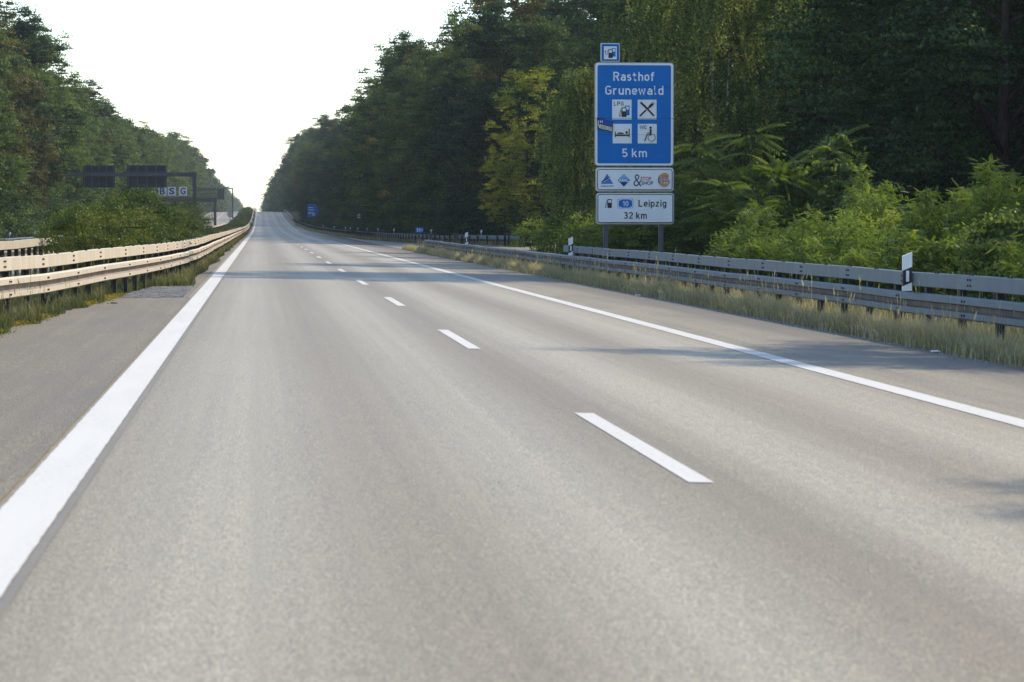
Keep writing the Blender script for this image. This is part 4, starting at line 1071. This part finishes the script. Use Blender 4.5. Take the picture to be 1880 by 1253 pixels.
# ------------------------------------------------------------------ delineator posts
def make_delineator(loc, label, group=None, h=.57, rz=0.0):
    o = empty("marker_post", loc, rz); tag(o, label, "marker post", group); w = .068; dp = .04; s_ = .028
    def quad(m, za, zb, zc, zd, e=0):         # slanted slab: za/zb bottom left/right, zc/zd top left/right
        v = [(-w-e, -dp-e, za), (w+e, -dp-e, zb), (w+e, dp+e, zb), (-w-e, dp+e, za), (-w-e, -dp-e, zc), (w+e, -dp-e, zd), (w+e, dp+e, zd), (-w-e, dp+e, zc)]
        m.add(v, [(0,3,2,1),(4,5,6,7),(0,1,5,4),(1,2,6,5),(2,3,7,6),(3,0,4,7)])
    m = MB(); quad(m, .0, .0, h*.17-s_, h*.17+s_); m.build("foot", M_white, o)
    m = MB(); quad(m, h*.575-s_, h*.575+s_, h-.055, h); m.build("head", M_white, o)
    m = MB(); quad(m, h*.17-s_, h*.17+s_, h*.575-s_, h*.575+s_, -.002); m.build("black_band", M_black, o)
    m = MB(); m.box(-.022, .022, -dp-.008, -dp+.001, h*.24, h*.52); m.build("reflector", M_white, o)
    return o
def at(x, y, dz=0): return (x, y, gz(x, y)+dz)
mp0 = make_delineator(at(9.525, 41.4, .752), "white marker post with black band behind the rail, nearest at right", rz=-.05)
for (x, y, lab, s_) in [(9.5, 87, "white marker post beside the start of the box beam, left of the blue sign", 1.0),
                        (9.47, 131, "white marker post left of the bushes, halfway to the rail end", 1.0)]:
    c = copy_tree(mp0); c.location = at(x, y, .752); c["label"] = lab
for j, (x, y) in enumerate([(9.9,452),(10.5,408),(10.75,362),(10.8,344),(10.95,322),(11.2,300),(11.55,281),(12.15,260),(14.0,234),(16.9,218)]):
    c = copy_tree(mp0); c.location = at(x, y, .6); c["label"] = "white marker post behind the curved rail of the side ramp"; c["group"] = "marker posts along the ramp rail"
for j, y in enumerate((199, 221, 236)):
    c = copy_tree(mp0); c.location = at(-17.25, y, .6); c["label"] = "white marker post behind the far outer rail at the left edge"; c["group"] = "marker posts along the outer rail"
m = MB(); q = MB()
wp = empty("wooden_post", at(10.0, 146)); tag(wp, "short brown post behind the rail, left of the white marker post", "post")
m = MB(); m.box(-.11, .11, -.09, .09, -.3, 1.22); m.build("shaft", M_wood, wp); m = MB(); m.box(-.12, .12, -.1, .1, 1.22, 1.27); m.build("cap", M_wood, wp)

# kilometre plate at the nose of the rail
ks = empty("kilometre_sign", at(9.75, 175)); tag(ks, "small blue kilometre plate with white numerals where the rail ends", "road sign")
zt = 1.10; m = MB(); m.tube([(0, .04, -.3), (0, .04, zt+.28)], .03, 8); m.build("post", M_gantry, ks)
FK = Face(0, zt+.15, 1.0); FK.p = lambda x, y: (x, y)
pk = MB(); pk.prism_y([(-.24, zt), (.24, zt), (.24, zt+.30), (-.24, zt+.30)], -.0, .03); pkm = pk.build("plate", M_blue, ks)
FT = Face(0, 0, 1.0); FT.oz = 0
def textm(F2, s_, x0, x1, zb, cap, mat, parent, **kw):   # same lettering helper with metre units, z upward
    return text(F2, s_, x0, x1, -zb, cap, mat, parent, **kw)
stext(FT, "23", -.18, .06, -(zt+.06), .19, M_signwhite, pkm, wt=.17); stext(FT, "1", .10, .17, -(zt+.06), .15, M_signwhite, pkm, wt=.17)

# blue direction sign with arrow point, far ahead on the right
ds = empty("direction_sign", at(9.95, 545)); tag(ds, "distant blue direction sign with pointed right edge under the dark trees", "road sign")
b0 = 2.35; ds.scale = (.87, .87, .87)
for px in (-1.75, .2): m = MB(); m.box(px-.07, px+.07, .06, .16, -.3, b0+3.0 if px > 0 else b0+2.6); m.build("post", M_gantry, ds)
m = MB(); m.box(-1.68, .13, .08, .14, b0+2.45, b0+2.58); m.build("cross_bar", M_gantry, ds)
m = MB(); m.prism_y([(-1.15, b0), (.55, b0), (1.35, b0+1.5), (.55, b0+2.95), (-1.15, b0+2.95)], 0, .05); dp_ = m.build("blue_plate", M_blue, ds)
m = MB()
for (x0, x1, z) in [(-.95, .1, 2.05), (-.95, .35, 1.55), (-.95, .2, .95), (-.2, .5, .7), (-.95, -.5, .7), (-.1, .45, .4)]: m.box(x0, x1, -.012, -.002, b0+z, b0+z+.16)
m.build("lettering", M_signwhite, dp_)

# round speed limit signs
def limit_sign(loc, label, zc, r, face_away=False):
    o = empty("speed_limit_sign", loc); tag(o, label, "road sign")
    m = MB(); m.tube([(0, .03, -.3), (0, .03, zc+r*.9)], .038, 8); m.build("post", M_gantry, o)
    m = MB(); m.prism_y([(r*math.cos(2*math.pi*k/28), zc+r*math.sin(2*math.pi*k/28)) for k in range(28)], -.02, .0); pl_ = m.build("red_ring", M_red, o)
    m = MB(); m.prism_y([(r*.74*math.cos(2*math.pi*k/28), zc+r*.74*math.sin(2*math.pi*k/28)) for k in range(28)], -.026, -.021); m.build("white_disc", M_signwhite, pl_)
    FS = Face(0, 0, 1.0); FS.lay = 45
    stext(FS, "80", -r*.5, r*.5, -(zc-r*.36), r*.72, M_black, pl_)
    return o
limit_sign(at(11.45, 332), "round red-rimmed speed limit sign standing behind the ramp rail", 2.45, .32)
limit_sign(at(-4.9, 465), "round red-rimmed speed limit sign standing on the median", 2.55, .46)

# ------------------------------------------------------------------ gantries over the opposite carriageway
def post_box(m, x, y, w, z1): m.box(x-w/2, x+w/2, y-w/2, y+w/2, -.4, z1)
g1 = empty("sign_gantry", at(-5.9, 258)); tag(g1, "first sign gantry with two large dark panel backs over the opposite carriageway", "gantry")
m = MB(); post_box(m, 0, 0, .34, 6.0); m.build("post", M_gantry, g1); m = MB(); post_box(m, -15.2, 0, .34, 6.0); m.build("post", M_gantry, g1)
m = MB(); m.box(-15.4, .2, -.16, .16, 5.62, 5.98); m.build("beam", M_gantry, g1)
for (xa, xb, nr) in [(-6.05, -2.50, 4), (-9.95, -7.1, 4)]:
    xa += 0; m = MB(); m.box(xa, xb, .2, .26, 4.62, 6.62); pb = m.build("sign_panel_back", M_back, g1)
    for k in range(nr+1):
        xx = lerp(xa+.12, xb-.12, k/nr); m = MB(); m.box(xx-.04, xx+.04, .12, .198, 4.64, 6.60); m.build("stiffener", M_gantry, pb)
    for zz in (5.5, 6.06): m = MB(); m.box(xa+.01, xb-.01, .165, .196, zz, zz+.05); m.build("crossbar", M_gantry, pb)
g2 = empty("sign_gantry", at(-7.1, 450)); tag(g2, "second gantry with a walkway and three pale panels lettered in black", "gantry")
m = MB(); post_box(m, 0, 0, .42, 5.3); m.build("post", M_gantry, g2); m = MB(); post_box(m, -14.0, 0, .42, 5.3); m.build("post", M_gantry, g2)
m = MB(); m.box(-14.3, .3, -.4, .4, 4.55, 5.15); m.build("beam", M_gantry, g2)
m = MB(); m.box(-14.3, .3, -.6, .6, 5.20, 5.30); m.build("walkway", M_gantry, g2)
m = MB()
for k in range(47): xx = -3.4+k*.08; m.box(xx-.012, xx+.012, -.56, -.53, 5.3, 6.45)
m.box(-3.4, .28, -.57, -.52, 6.45, 6.55); m.box(-3.4, .28, -.57, -.52, 5.85, 5.9); m.build("railing", M_back, g2)
for (xc, ch) in ((-8.2, "B"), (-6.75, "S"), (-5.0, "G")):
    m = MB(); m.box(xc-.62, xc+.62, -.05, .35, 5.55, 6.95); lp = m.build("lettered_panel", M_signwhite, g2)
    FG = Face(0, 0, 1.0); FG.lay = 90; textm(FG, ch, xc-.42, xc+.42, 5.8, .95, M_navy, lp, bold=.03)
g3 = empty("sign_gantry", at(-7.1, 735)); tag(g3, "third and farthest gantry, a thin frame with one dark panel", "gantry")
m = MB(); post_box(m, 0, 0, .3, 7.9); m.build("post", M_gantry, g3); m = MB(); post_box(m, -12.5, 0, .3, 7.9); m.build("post", M_gantry, g3)
m = MB(); m.box(-12.6, .14, -.14, .14, 7.6, 7.88); m.build("beam", M_gantry, g3)
m = MB(); m.box(-3.9, -2.1, .2, .26, 4.9, 7.55); m.build("sign_panel_back", M_back, g3)

# ------------------------------------------------------------------ small litter
def scrap(x, y, sx, sy, sz, mat, name, label, cat):
    m = MB(); n = 9; top = []; 
    pr_ = [rng.uniform(.6, 1.1) for _ in range(n)]
    ring = [(sx*pr_[k]*math.cos(2*math.pi*k/n), sy*pr_[k]*math.sin(2*math.pi*k/n)) for k in range(n)]
    v = [(a, b, .0) for a, b in ring]+[(a*.8, b*.8, sz*rng.uniform(.5, 1)) for a, b in ring]
    m.add(v, [tuple(range(n-1, -1, -1)), tuple(range(n, 2*n))]+[(i, (i+1) % n, n+(i+1) % n, n+i) for i in range(n)])
    o = m.build(name, mat, None, loc=(x, y, gz(x, y)+.014)); tag(o, label, cat)
scrap(-3.0+.05, 51.6, .10, .13, .03, M_rubber, "rubber_scrap", "larger black rubber scrap lying on the left shoulder near the grass", "scrap")
scrap(-2.62, 51.4, .07, .06, .02, M_rubber, "rubber_scrap", "smaller flat black scrap on the left shoulder beside the larger one", "scrap")
scrap(8.72, 65.5, .11, .06, .02, M_litter, "paper_litter", "small white litter at the grass edge of the right shoulder", "litter")
scrap(8.8, 36.6, .08, .05, .02, M_litter, "paper_litter", "pale litter lying at the grass edge, far right", "litter")
# small stones along the pavement edges
sv_ = MB()
for _ in range(900):
    y_ = rng.uniform(30, 110); x_ = 8.98-abs(rng.normal())*.16; s_ = rng.uniform(.006, .02); z_ = gz(x_, y_)
    sv_.add([(x_-s_, y_, z_), (x_, y_-s_, z_), (x_+s_, y_, z_), (x_, y_+s_, z_), (x_, y_, z_+s_)], [(0,1,4),(1,2,4),(2,3,4),(3,0,4)])
for _ in range(160):
    y_ = rng.uniform(7, 60); x_ = rng.uniform(-3.0, 8.8); s_ = rng.uniform(.004, .011); z_ = gz(x_, y_)+(.012 if x_ < -1.4 else 0)
    sv_.add([(x_-s_, y_, z_), (x_, y_-s_*2, z_), (x_+s_, y_, z_), (x_, y_+s_*2, z_), (x_, y_, z_+s_*.7)], [(0,1,4),(1,2,4),(2,3,4),(3,0,4)])
tag(sv_.build("gravel", M_cobble), kind="stuff")
